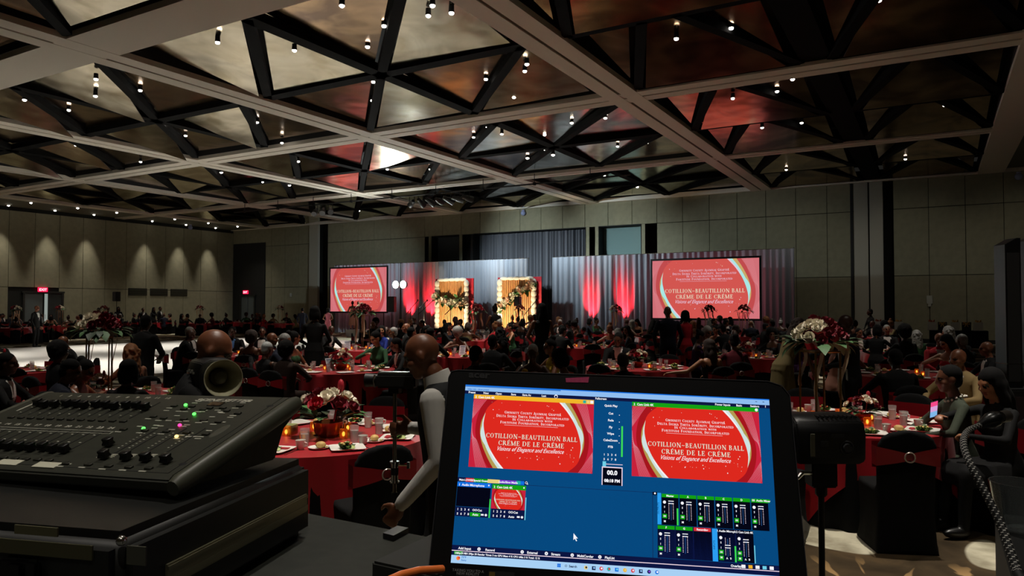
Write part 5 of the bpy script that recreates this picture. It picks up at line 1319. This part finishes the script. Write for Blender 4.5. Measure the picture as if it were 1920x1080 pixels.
def setting(c, name, n, level, rot=0.0, skip=(), seed=1, group=None):
    r = random.Random(seed)
    nm = lambda s: s+' on the '+name
    lab = lambda s: None
    for k in range(n):
        a = rot+2*PI*k/n
        def at(rr, da, dz=0.0): return Vector((c.x+rr*math.cos(a+da), c.y+rr*math.sin(a+da), ZT+dz))
        g = lambda s: s if level == 1 else s+' on the '+name
        if level == 1 and k % 2: continue
        p = at(.70, 0); item('plate', platem, p, a+r.uniform(-.3, .3), lab('white square plate'), 'plate', nm('white square plate'), g('square plates'))
        if r.random() < .85: item('salad', saladm, at(.70+r.uniform(-.02, .02), r.uniform(-.03, .03), .009), r.uniform(0, 6), lab('small heap of green salad'), 'salad', nm('heap of green salad'), g('salads'), r.uniform(.85, 1.2))
        item('glass', tumm, at(.5, .27), 0, None, 'glass', nm('water tumbler'), g('water glasses')) if level == 1 else gl(at(.5, .27), name, r)
        if level == 3 or level == 2 and k % 2:
            p = at(.6, -.3); item('plate', sidem, p, 0, None, 'plate', nm('small round side plate'), g('side plates'))
            item('bread_roll', rollm, p+Vector((r.uniform(-.02, .02), r.uniform(-.02, .02), .006)), r.uniform(0, 6), None, 'bread', nm('golden bread roll'), g('bread rolls'))
        if level == 3:
            item('butter', butm, p+Vector((.045, .03, .008)), a, None, 'butter', nm('small pat of butter'), g('butter pats'))
            item('cup', cupm, at(.62, -.52), r.uniform(0, 6), None, 'cup', nm('white coffee cup'), g('coffee cups'))
            item('fork', cutm, at(.72, .21), a-PI/2+PI, None, 'fork', nm('steel fork'), g('forks'))
            if k % 2: item('napkin', napm, at(.55, .05), a, None, 'napkin', nm('folded red napkin'), g('napkins'))
    if level >= 2:
        for k in range(3 if level == 2 else 5):
            a = rot+.5+k*2*PI/(3 if level == 2 else 5); p = Vector((c.x+.27*math.cos(a), c.y+.27*math.sin(a), ZT))
            o = thing('votive_candle', None, 'candle', p, 0, 'votives on the '+name); reg(o, 'amber glass votive candle on the '+name, p); link('holder', votm, o); link('flame', flamm, o)
def gl(p, name, r):
    o = thing('glass', None, 'glass', p, 0, 'water glasses on the '+name); reg(o, 'clear tumbler of iced water on the '+name, p); link('tumbler', tumm, o); link('iced_water', waterm, o)
def number_card(c, num, name, rz):
    o = thing('table_number', 'black table card reading %s on the %s' % (num, name), 'card', (c.x, c.y, ZT), rz)
    link('holder', cardm, o); vs, fs = textmesh(num, .1, align='CENTER', off=.002); q = MB(); q.add([(x*1.05, -.001, z+.06) for x, z, y in vs], fs); q.build('lettering', mat('card_print', 'b9b9b9', .5), o, smooth=False)
def low_flowers(c, label, s=1.0, vase=True, seed=1, group=None, n=13):
    r = random.Random(seed); o = thing('flower_bowl', label, 'flowers', (c.x, c.y, ZT), 0, group); o.scale = (s, s, s)
    q = MB(); q.lathe([(.06, 0), (.09, .03), (.1, .1), (.095, .1), (.085, .03), (.05, .01)], 18); q.build('vase', mat('vase_copper', '9c5a34', .25, .5), o)
    for k in range(n):
        a = 2*PI*k*.618; t = math.sqrt((k+.4)/n); d = Vector((math.cos(a)*t, math.sin(a)*t, .75)); p = Vector((0, 0, .1))+Vector((d.x*.19, d.y*.19, .10+.1*(1-t)+r.uniform(-.015, .02)))
        bloom(o, p, r.uniform(.042, .055), (0, 1, 0, 0, 2, 0, 1)[k % 7], d)
    for k in range(20):
        a = r.uniform(0, 6.28); d = Vector((math.cos(a), math.sin(a), r.uniform(-.2, .5))); leaf(o, Vector((d.x*.1, d.y*.1, .13)), r.uniform(.1, .17), d, k % 2)
    q = MB(); q.tube([(.03, .02, .1), (.05, .04, .25), (.06, .05, .31)], .006, 6); q.ell((.062, .052, .335), (.026, .02, .045), 8, 6); q.build('red_lily', roser2, o)
    return o
def tall_flowers(c, label, z0=ZT, H=.85, seed=1, s=1.0, group=None, full=True):
    r = random.Random(seed); o = thing('tall_centrepiece', label, 'flowers', (c.x, c.y, z0), r.uniform(0, 6), group)
    gm = mat('gold_frame', '8a6a34', .3, .9); w_ = .12
    for sx in (-1, 1):
        for sy in (-1, 1): q = MB(); q.cyl((sx*w_, sy*w_, 0), (sx*w_, sy*w_, H), .009, n=6); q.build('leg', gm, o)
    q = MB()
    for z in (.01, H):
        for a, b_ in (((-w_, -w_), (w_, -w_)), ((w_, -w_), (w_, w_)), ((w_, w_), (-w_, w_)), ((-w_, w_), (-w_, -w_))): q.cyl((*a, z), (*b_, z), .009, n=6)
    q.box((0, 0, H), (2*w_, 2*w_, .008)); q.build('frame', gm, o)
    n = 34 if full else 18
    for k in range(n):
        a = 2*PI*k*.618; t = math.sqrt((k+.5)/n); d = Vector((math.cos(a)*t, math.sin(a)*t, .9-.7*t)); p = Vector((0, 0, H+.1))+Vector((d.x*.21, d.y*.21, .16*(1-t*t)+r.uniform(-.03, .03)))
        bloom(o, p*s if False else p, r.uniform(.042, .06), (0, 1, 1, 0, 2, 1, 0, 1)[k % 8], d)
    for k in range(44 if full else 16):
        a = r.uniform(0, 6.28); d = Vector((math.cos(a), math.sin(a), r.uniform(-.9, .5))); leaf(o, Vector((d.x*.2, d.y*.2, H+.08)), r.uniform(.11, .2), d, k % 2)
    for k in range(3):
        x, y = w_*(1 if k else -1), w_*(1 if k == 1 else -1)+.03; L = H*(.5+.15*k); q = MB()
        q.rings([[(x+.03*math.sin(5*t+k)-wd, y+.02*math.cos(4*t), H+.02-L*t) for wd in (-.028, -.01, .01, .028)] for t in [i/8 for i in range(9)]], cap=False, close=False); q.build('ribbon', mat('ribbon_cream', 'c2ab8c', .6), o)
    return o
def program_card(p, rz, name, tilt=.25):
    o = thing('program_card', 'upright printed program card leaning on the '+name, 'card', p, rz)
    q = MB(); q.box((0, 0, .11), (.15, .004, .22)); q.build('card', mat('card_white', 'd9dade', .6), o, RX(-tilt))
    q = MB()
    for k in range(7): q.box((0, -.003, .04+.022*k), (.11-.02*(k % 3), .001, .007))
    q.box((0, -.003, .195), (.12, .001, .016)); q.build('printing', mat('card_ink', '5a6a86', .6), o, RX(-tilt))

# near and middle tables: name, pixel column, depth, chairs, detail, rotation, flowers
TB = {}; CHS = {}
def mktable(key, name, px, d, n, level, rot=0.0, occ=.75, seed=1, flowers=None, group=None, empty=(), only=None):
    c = gnd(px, d); TB[key] = c
    table(c, name, rot+.3, group, {'T1': .2, 'T3': PI/4+.05, 'T2': .6}.get(key))
    r = random.Random(seed); ra = math.atan2(-c.y, -c.x)
    setting(c, name, n, level, ra+rot, seed=seed, group=group)
    for k in range(n):
        a = ra+rot+2*PI*k/n
        p = Vector((c.x+1.2*math.cos(a), c.y+1.2*math.sin(a), 0)); rz = a+PI/2
        if NCH[0] < 290: CHS.setdefault(key, []).append(chair(p, rz, 'red sashed black chair at the '+name, None, ('chairs of the '+group) if level == 1 else 'chairs at the '+name, detail=level > 1))
        if r.random() < occ and k not in empty: guest(Vector((c.x+1.13*math.cos(a), c.y+1.13*math.sin(a), 0)), rz, r, level, name, group)
    if flowers == 'low': low_flowers(c, 'low bowl of white and burgundy roses on the '+name, seed=seed)
    if flowers == 'tall': tall_flowers(c, 'tall gold stand of mixed flowers on the '+name, seed=seed, full=level > 1, group=group and 'tall flowers of the '+group)
NAMES = {'black': 'black', 'charcoal': 'charcoal', 'navy': 'navy'}
def guest(p, rz, r, level, name, group):
    male = r.random() < .42; rz += r.uniform(-.35, .35)
    sk = r.choice(['deep', 'dark', 'dark', 'mid', 'mid', 'tan'] if not male else ['deep', 'dark', 'mid', 'mid'])
    s = r.uniform(.94, 1.04)
    if male:
        hair = r.choice(['short', 'short', 'bald', 'short']); hc = r.choice(['black', 'black', 'black', 'grey']); cl = r.choice(['black', 'black', 'charcoal', 'navy', 'black'])
        desc = ('bald man' if hair == 'bald' else 'man with short %s hair' % hc)+' in %s suit' % cl
        kw = dict(proto=r.choice(['m_sit', 'm_lap', 'm_lean']), hair=hair, hcol=hc, skin=sk, cloth=cl)
    else:
        hair = r.choice(['bob', 'long', 'afro', 'bun', 'updo', 'curly', 'long']); hc = r.choice(['black', 'black', 'black', 'brown', 'auburn', 'grey']); cl = r.choice(['black', 'black', 'red', 'wine', 'black', 'navy', 'gold', 'purple', 'green', 'peach', 'charcoal'])
        bare = r.random() < .5
        hn = {'bob': 'bobbed', 'long': 'long', 'afro': 'full round', 'bun': 'knotted', 'updo': 'pinned', 'curly': 'long curly'}[hair]
        desc = 'woman with %s %s hair in %s' % (hn, hc, cl)
        kw = dict(proto=r.choice(['f_sit', 'f_turn', 'f_eat', 'f_sit']), hair=hair, hcol=hc, skin=sk, cloth=cl, arm='skin' if bare else None, chest='skin' if bare or r.random() < .4 else None)
    if level == 1:
        person(p, rz, base=desc+', '+name, group='guests among the '+group, s=s, **kw)
    else:
        person(p, rz, base=desc+', '+name, group='guests at the '+name, s=s, **kw)
mktable('T1', 'table behind the road case', 600, 6.15, 8, 3, .30, 0, 1)
mktable('T2', 'second table behind the case', 640, 12.5, 8, 2, .1, .5, 2, 'low', empty=(0, 7))
mktable('T3', 'nearest right table', 1580, 6.9, 8, 3, .30, 0, 3)
mktable('T5', 'table behind the console', 215, 8.8, 8, 2, .2, 0, 5)
mktable('T22', 'table behind the laptop', 965, 9.3, 8, 2, .2, 0, 22)
mktable('T21', 'table past the dish reflector', 440, 16.4, 8, 2, .2, .5, 21, None, empty=(0, 1, 7))
mktable('T4', 'table at the left edge', 0, 12.2, 8, 2, .1, .5, 4, 'low', empty=(0, 1, 7))
mktable('T6', 'table with tall ribboned flowers', 680, 18.4, 8, 2, .2, .6, 6, 'tall', empty=(0,))
mktable('T13', 'table above the pink tape', 1195, 13, 8, 2, .35, .45, 13, 'low', empty=(0, 1, 7))
mktable('T10', 'table past the vest', 868, 16.2, 8, 2, .1, .7, 10, None, empty=(0,))
mktable('T14', 'table before the right screen', 1400, 15.8, 8, 2, .25, .7, 14, 'low', empty=(0, 1))
mktable('T18', 'second right table', 1705, 11.6, 8, 2, .2, .45, 18, None, empty=(0, 1, 7))
mktable('T17', 'third right table', 1690, 17.6, 8, 2, .3, .7, 17, None)
mktable('T15', 'table behind the necklace woman', 1100, 19.5, 8, 2, .1, .75, 15, None)
far = {'centre crowd': [(895, 23.5, 'tall'), (1025, 26, 'x'), (1155, 29, 'tall'), (1040, 32.5, 'x'), (815, 29.5, 'x'), (975, 35.3, 'tall'), (740, 25.5, 'x'), (1240, 25.5, 'x')],
       'right screen crowd': [(1500, 22.7, 'x'), (1330, 31, 'tall'), (1395, 26.8, 'tall'), (1305, 20.2, 'x'), (1490, 28.8, 'x'), (1610, 25.5, 'x')],
       'left wall crowd': [(30, 37, 'tall'), (112, 41.5, 'tall'), (195, 44.5, 'tall'), (285, 49, 'x'), (375, 47, 'tall'), (455, 50, 'x'), (40, 45.5, 'x'), (525, 47, 'tall')]}
sd = 30
for g, L in far.items():
    L.sort()
    for ti, (px, d, f) in enumerate(L):
        sd += 1
        mktable('F%d' % sd, ORD[ti]+' '+g+' table', px, d, 7 if g != 'left wall crowd' else 8, 1, .2*(sd % 5), .88, sd, 'tall' if f == 'tall' else None, group=g)
# ------------------------------------------------------------------ people the photograph singles out
def seat(key, px, d, rz, proto, hair, hcol, skin, cloth, label, **kw):
    p = gnd(px, d); o = person(p, rz, proto, hair, hcol, skin, cloth, label=label, **kw)
    L = [c for c in CHS.get(key, []) if 'used' not in c]
    if L:
        c = min(L, key=lambda c: (c.location-p).length)
        c['used'] = 1; c.location = p-Vector((-math.sin(rz), math.cos(rz), 0))*.05; c.rotation_euler = (0, 0, rz)
    return o
seat('T5', 92, 7.4, RIGHT+.7, 'm_lean', 'short', 'black', 'dark', 'navy', 'man in navy suit leaning right, behind the console', s=.97)
seat('T5', 138, 8.0, RIGHT+.1, 'f_eat', 'updo', 'black', 'mid', 'pink', 'woman in pink in profile beside the man in navy, behind the console', arm='skin', chest='skin', s=.93)
seat('T5', 103, 10.0, AWAY-.5, 'f_sit', 'afro', 'black', 'deep', 'black', 'woman with full round black hair against the white dance floor', s=.98)
o = seat('T5', 2, 8.0, RIGHT+.3, 'm_sit', 'short', 'black', 'deep', 'black', 'man in black cut by the left edge of the picture', s=.98)
seat('T5', 252, 9.9, LEFT-.5, 'f_sit', 'curly', 'auburn', 'mid', 'black', 'woman with long curly auburn hair in front of the standing dark figure', arm='skin', chest='skin', s=.98)
seat('T5', 236, 7.45, AWAY, 'f_sit', 'bob', 'black', 'deep', 'black', 'woman with black hair seen from behind, below the auburn curls', s=.95)
person(gnd(270, 11.4), AWAY-.3, 'm_fold', 'short', 'black', 'deep', 'black', label='standing figure in black seen from behind before the dance floor', s=.98)
seat('T2', 503, 13.5, RIGHT+.2, 'm_sit', 'bald', 'black', 'mid', 'black', 'bald man with shining head behind the silver haired woman', s=1.0)
seat('T2', 495, 11.3, AWAY-.5, 'f_sit', 'short', 'silver', 'dark', 'black', 'woman with silver cropped hair in black, left of the second table', arm='skin', s=.95)
seat('T2', 534, 10.9, AWAY-.4, 'm_sit', 'afro', 'black', 'deep', 'brown', 'person in brown jacket with round black hair beside the silver haired woman', s=.95)
seat('T21', 470, 14.3, AWAY, 'f_sit', 'afro', 'brown', 'mid', 'black', 'woman with brown round hair and bare arms before the tuxedo', arm='skin', chest='skin', s=.98)
o = seat('T21', 438, 17.4, TOWARD, 'm_sit', 'short', 'black', 'deep', 'black', 'man in tuxedo with pale blue shirt facing the camera', shirt='lightblue')
q = MB(); q.prism([(-.05, -.02), (0, -.008), (.05, -.02), (.05, .02), (0, .008), (-.05, .02)], 0, .02); q.build('bow_tie', black, o, T(0, .12, 1.06) @ RX(PI/2))
person(gnd(590, 13.9), AWAY, 'f_stand', 'bob', 'black', 'dark', 'black', label='standing woman in black with bobbed hair seen from behind, left of the burgundy flowers', s=1.06)
seat('T6', 720, 18.3, LEFT+.7, 'f_turn', 'long', 'black', 'tan', 'blue', 'woman in blue with long dark hair beside the tall burgundy flowers')
seat('T6', 744, 16.9, LEFT+.2, 'f_sit', 'short', 'grey', 'mid', 'charcoal', 'grey haired woman in dark lace right of the woman in blue')
person(gnd(1016, 15.2), AWAY+.4, 'f_stand', 'long', 'black', 'dark', 'black', label='standing woman with long dark hair and necklace in the centre crowd', s=1.09, arm='skin')
seat('T22', 998, 10.35, TOWARD, 'f_eat', 'short', 'silver', 'dark', 'black', 'grey haired woman facing the camera above the laptop', arm='skin', chest='skin', s=.97)
seat('T22', 893, 9.4, RIGHT+.6, 'm_lap', 'short', 'black', 'dark', 'charcoal', 'man with cropped hair, back turned, above the left laptop corner', s=.98)
seat('T22', 1068, 9.1, LEFT-.3, 'f_eat', 'bob', 'black', 'mid', 'black', 'woman with bare shoulders above the pink tape', arm='skin', chest='skin', s=.97)
seat('T10', 922, 12.3, AWAY-.2, 'm_sit', 'short', 'black', 'dark', 'charcoal', 'man in dark grey suit with pale collar seen from behind, right of the bald technician')
seat('T22', 1040, 11.4, LEFT+.4, 'f_sit', 'bun', 'black', 'mid', 'yellow', 'woman in olive yellow dress behind the grey haired woman', arm='skin', s=.98)
seat('T13', 1172, 9.4, AWAY, 'm_lean', 'short', 'brown', 'dark', 'black', 'person with brown hair seen from behind just above the laptop', s=.92)
seat('T13', 1334, 11.6, AWAY+.35, 'f_reach', 'long', 'brown', 'tan', 'black', 'woman in black with brown hair stretching a bare arm over the table', arm='skin', chest='skin', s=.97)
seat('T14', 1378, 12.5, AWAY, 'f_sit', 'updo', 'black', 'mid', 'wine', 'woman with bare shoulders and pinned black hair seen from behind')
person(gnd(1466, 11.2), RIGHT+.35, 'f_lean', 'curly', 'brown', 'mid', 'gold', label='woman in gold top leaning right towards the tall flowers', arm='skin', s=.99)
o = person(gnd(1592, 9.3), LEFT-.3, 'm_fold', 'bald', 'black', 'deep', 'black', label='standing server in black with a white napkin over his arm', s=1.0)
q = MB(); q.rings([[(.03+x, .26+y, z) for x in (-.09, 0, .09)] for y, z in ((-.05, .96), (-.045, 1.1), (0, 1.135), (.045, 1.1), (.05, .86))], cap=False, close=False)
k = tag(q.build('napkin', mat('napkin_white', 'd4d0c6', .8), M=T(*gnd(1622, 9.0)) @ RZ(LEFT-.3)), 'white napkin hanging over the arm of the standing server', 'napkin')
k.location.z -= .03
o = seat('T3', 1796, 6.35, LEFT-.15, 'f_sit', 'short', 'black', 'dark', 'sequin', 'woman in dark sequined jacket with pearls at the nearest right table', s=.98)
q = MB()
for k_ in range(16):
    a = PI*.02+PI*1.96*k_/15; q.ell((.075*math.sin(a), .03+.085*math.cos(a)*1.0, 1.095-.05*max(math.cos(a), 0)), .011, 8, 6)
q.build('pearl_necklace', mat('pearl', 'd8d2c4', .25), o)
PB['f_phone'] = make_body('body', True, True, (-.1, .34, .86), (.12, .42, 1.0), .1, .1, -.2, skirt=True, curl=.9)
o = seat('T3', 1876, 6.0, LEFT+.1, 'f_phone', 'long', 'black', 'tan', 'black', 'woman in black holding a lit phone at the right edge', arm='black', s=.98)
p = T(*gnd(1876, 6.0)) @ RZ(LEFT+.1) @ Vector((.10, .53, 1.0))
M = T(p.x, p.y, p.z) @ RZ(TOWARD+.25) @ RX(rad(-20)) @ RY(rad(14))
q = MB(); q.box((0, 0, .0), (.075, .008, .155)); ph = q.build('phone', blackp, M=M, bevel=.003); tag(ph, 'phone with glowing pink and blue screen held at the right edge', 'phone')
for k_, (z0, z1, c) in enumerate(((-.072, -.02, '7fb8e8'), (-.02, .03, 'd8a0d8'), (.03, .072, 'f04888'))):
    for s_ in (-1, 1): q = MB(); q.box((0, s_*.0045, (z0+z1)/2), (.066, .001, z1-z0)); q.build('screen', mat('phone_screen%d' % k_, c, .4, es=1.0), ph)
seat('T18', 1804, 8.4, LEFT+.3, 'm_sit', 'bald', 'black', 'mid', 'tan', 'bald man in tan jacket beside the speaker column')
seat('T18', 1682, 8.9, AWAY, 'm_sit', 'short', 'black', 'deep', 'black', 'man in black with short hair seen from behind, right of the napkin server', s=.97)
seat('T17', 1698, 14.6, AWAY, 'f_sit', 'afro', 'black', 'deep', 'black', 'large figure in black with round hair seen from behind before the gift table', s=1.06)
seat('T17', 1761, 13.3, TOWARD-.2, 'm_lap', 'bald', 'black', 'mid', 'red', 'bald man in bright red shirt facing the camera')
seat('T17', 1808, 12.6, AWAY+.3, 'm_sit', 'short', 'grey', 'dark', 'charcoal', 'man with grey hair in charcoal beyond the man in tan')
person(gnd(1252, 16.4), AWAY, 'm_stand', 'bald', 'black', 'dark', 'navy', label='standing man in navy suit seen against the right screen', s=1.06)
person(gnd(1285, 17.2), AWAY+.6, 'f_stand', 'bob', 'black', 'dark', 'red', label='standing woman in red dress beside the man in navy', s=1.0)
person(gnd(928, 25), AWAY+.5, 'f_stand', 'bun', 'black', 'dark', 'black', label='standing woman with knotted hair against the rising garland wall', s=1.08, arm='skin')
person(gnd(1632, 27), LEFT, 'f_stand', 'short', 'black', 'deep', 'black', label='standing figure in black before the pale pilaster', s=1.0)
for px, y_, z_, pr, hr, cl, nm, kw in ((672, 34.2, SH, 'm_stand', 'bald', 'black', 'man in black suit standing on the stage before the left screen', {}), (661, 34.4, SH, 'f_stand', 'updo', 'peach', 'woman in peach gown standing on the stage beside the man in black', {'arm': 'skin', 'chest': 'skin'}), (615, 31.0, 0, 'f_stand', 'bob', 'pink', 'woman in pink gown standing at the left corner of the left screen', {'arm': 'skin'}), (567, 31.0, 0, 'm_stand', 'short', 'navy', 'man in navy standing left of the left screen', {}),
                                       (68, 25.0, 0, 'm_stand', 'bald', 'black', 'bald man in black suit standing beyond the dance floor near the open door', {})):
    p = aty(px, 574, y_) if px > 100 else gnd(px, 32.8)
    person(Vector((p.x, p.y, z_)), AWAY+.4 if px > 100 else RIGHT, pr, hr, 'black', 'mid', cl, label=nm, s=1.0 if px > 100 else 1.08, **kw)
for k, px in enumerate((185, 203, 222, 268, 288, 300)):
    person(gnd(px, 47+k % 3), TOWARD+.3*k, 'm_stand' if k % 2 else 'f_stand', 'short' if k % 2 else 'long', 'black', 'dark', 'black', base='standing guest in black before the left wall', group='standing guests along the left wall', s=1.0+.02*(k % 3))

# ------------------------------------------------------------------ things on the near tables
def on(key, px, d): p = gnd(px, d); return Vector((p.x, p.y, ZT))
c1 = on('T1', 617, 6.1)
low_flowers(c1, 'low copper bowl of white and burgundy roses on the table behind the road case', 1.25, seed=1, n=15)
number_card(on('T1', 642, 6.35), '56', 'table behind the road case', YAW)
for key, px, d, nm in (('T1', 545, 6.2, 'table behind the road case'), ('T3', 1543, 6.6, 'nearest right table')):
    item('candle_jar', greenm, on(key, px, d), .3, 'pale green square candle jar on the '+nm, 'candle')
tf = tall_flowers(on('T3', 1536, 6.55), 'tall gold stand of flowers with cream ribbons on the nearest right table', H=.68, seed=41, s=1); tf.rotation_euler.z += PI
low_flowers(on('T3', 1615, 6.9), 'low bowl of white roses on the nearest right table', .75, seed=33, n=10)
tall_flowers(on('T5', 187, 8.7), 'tall stand of white and red flowers with ribbons on the table behind the console', H=.72, seed=52)
low_flowers(on('T5', 186, 8.9), 'low bowl of roses under the tall stand behind the console', .8, seed=53, n=10)
program_card(on('T10', 866, 16.2), AWAY+PI-.4+PI, 'table past the vest')
program_card(on('T2', 622, 12.3), AWAY+.9, 'second table behind the case', .35)
program_card(on('T6', 652, 18.2), AWAY+.3, 'table with tall ribboned flowers')
o = thing('drink_bottle', 'yellow topped glass of juice before the grey haired woman', 'glass', on('T22', 984, 9.8), 0)
q = MB(); q.lathe([(.035, 0), (.04, .1), (.038, .19), (.03, .2)], 14); q.build('glass_body', mat('juice', 'c2a03a', .2, trans=.3), o)
q = MB(); q.ell((0, 0, .215), (.042, .042, .032), 12, 7); q.build('yellow_top', mat('yellow_top', 'e0b820', .5), o)

# ------------------------------------------------------------------ gift table, speakers on the right
for k, (pa_, pb_) in enumerate(((1645, 1698), (1742, 1852))):
    a, b_ = aty(pa_, 600, 38.3), aty(pb_, 600, 38.3); L = b_.x-a.x
    o = thing('buffet_table', 'long black clothed table of gift bags by the front wall, '+('left' if k == 0 else 'right')+' one', 'table', ((a.x+b_.x)/2, 38.3, 0))
    q = MB(); q.box((0, 0, .75), (L, .75, .03)); q.build('tabletop', black, o)
    q = MB(); n = int(L*14); ring = [(L/2*math.cos(t_) if False else x, y) for x, y in [(-L/2+L*i/n, -.38-.015*(i % 2)) for i in range(n+1)]+[(L/2+.0, .38), (-L/2, .38)]]
    q.rings([[(x, y, z) for x, y in ring] for z in (.0, .77)]); q.build('tablecloth', blk_cloth, o)
gb = MB(); gb.rings([[(x*k_, y*k_, z) for x, y in ((-.14, -.07), (.14, -.07), (.14, .07), (-.14, .07))] for k_, z in ((1, 0), (1, .33), (.93, .33), (.93, .05))]); 
tis = MB(); r = random.Random(2)
for k in range(9): a = r.uniform(0, 6.28); tis.add([(0, 0, .28), (.09*math.cos(a), .05*math.sin(a), .40+.05*r.random()), (.11*math.cos(a+.7), .06*math.sin(a+.7), .36+.05*r.random())], [(0, 1, 2)])
bow = MB()
for s in (-1, 1): bow.tube([(0, -.075, .27), (s*.09, -.085, .34), (s*.1, -.085, .25), (0, -.075, .27)], .018, 6); bow.tube([(0, -.075, .27), (s*.05, -.085, .15)], .014, 6)
bow.ell((0, -.085, .27), .028, 8, 6)
bagw = gb.mesh('bag', mat('bag_white', 'd8d2c2', .7)); bagb = gb.mesh('bag', mat('bag_black', '111111', .6)); tism = tis.mesh('tissue_paper', mat('tissue_gold', 'c9974a', .6), smooth=False); bowm = bow.mesh('bow', mat('bow_gold', 'd8a23e', .5)); tis2 = tis.mesh('tissue_paper', mat('tissue_red', 'c25a3a', .6), smooth=False)
for k, (px, wht) in enumerate(((1647, 1), (1664, 0), (1685, 1), (1747, 1), (1767, 0), (1791, 1), (1812, 0), (1834, 1))):
    p = aty(px, 600, 38.2); o = thing('gift_bag', None, 'gift bag', (p.x, p.y, .775), .1*math.sin(k*3), 'gift bags on the black table'); o.scale = (1.25, 1.25, 1.1)
    link('bag', bagw if wht else bagb, o)
    if wht: link('tissue_paper', tism if k % 3 else tis2, o)
    else: link('bow', bowm, o)
    reg(o, 'white gift bag with coloured tissue on the black table' if wht else 'black gift bag with a gold bow on the black table', p)
def column(px, d, top, bot, w_, label):
    z1 = CH-(top-574)*d/FPX; z0 = CH-(bot-574)*d/FPX; p = gnd(px, d)
    o = thing('column_speaker', label, 'speaker', p, YAW)
    q = MB(); q.box((0, 0, z0/2), (w_*2.6, .5, z0)); q.build('subwoofer', blackp, o, bevel=.02)
    q = MB(); q.box((0, -.255, z0*.55), (w_*2.2, .02, z0*.7)); q.build('grille', mat('sub_grille', '241014', .7), o)
    q = MB(); q.prism([(-w_/2, -.1), (w_/2, -.1), (w_/2, .1), (-w_/2, .1)], z0, z1-.08); q.rings([[(x, y, z) for x, y in ((-w_/2+c, -.1), (w_/2, -.1), (w_/2, .1), (-w_/2+c, .1))] for c, z in ((0, z1-.08), (w_*.75, z1))]); q.build('column', mat('speaker_col', '09090a', .4), o)
    q = MB(); q.box((0, -.102, (z0+z1)/2-.05), (w_*.8, .006, (z1-z0)*.86)); q.build('column_grille', mat('speaker_grille', '18181a', .7), o)
    q = MB(); q.box((0, 0, z0+(z1-z0)*.16), (w_+.01, .21, .012)); q.build('joint', chrome, o)
column(1890, 8.9, 447, 725, .19, 'black column speaker on its bass box at the right, nearest the picture edge but one')
column(1934, 9.2, 440, 725, .19, 'black column speaker half cut by the right edge of the picture')
settle()
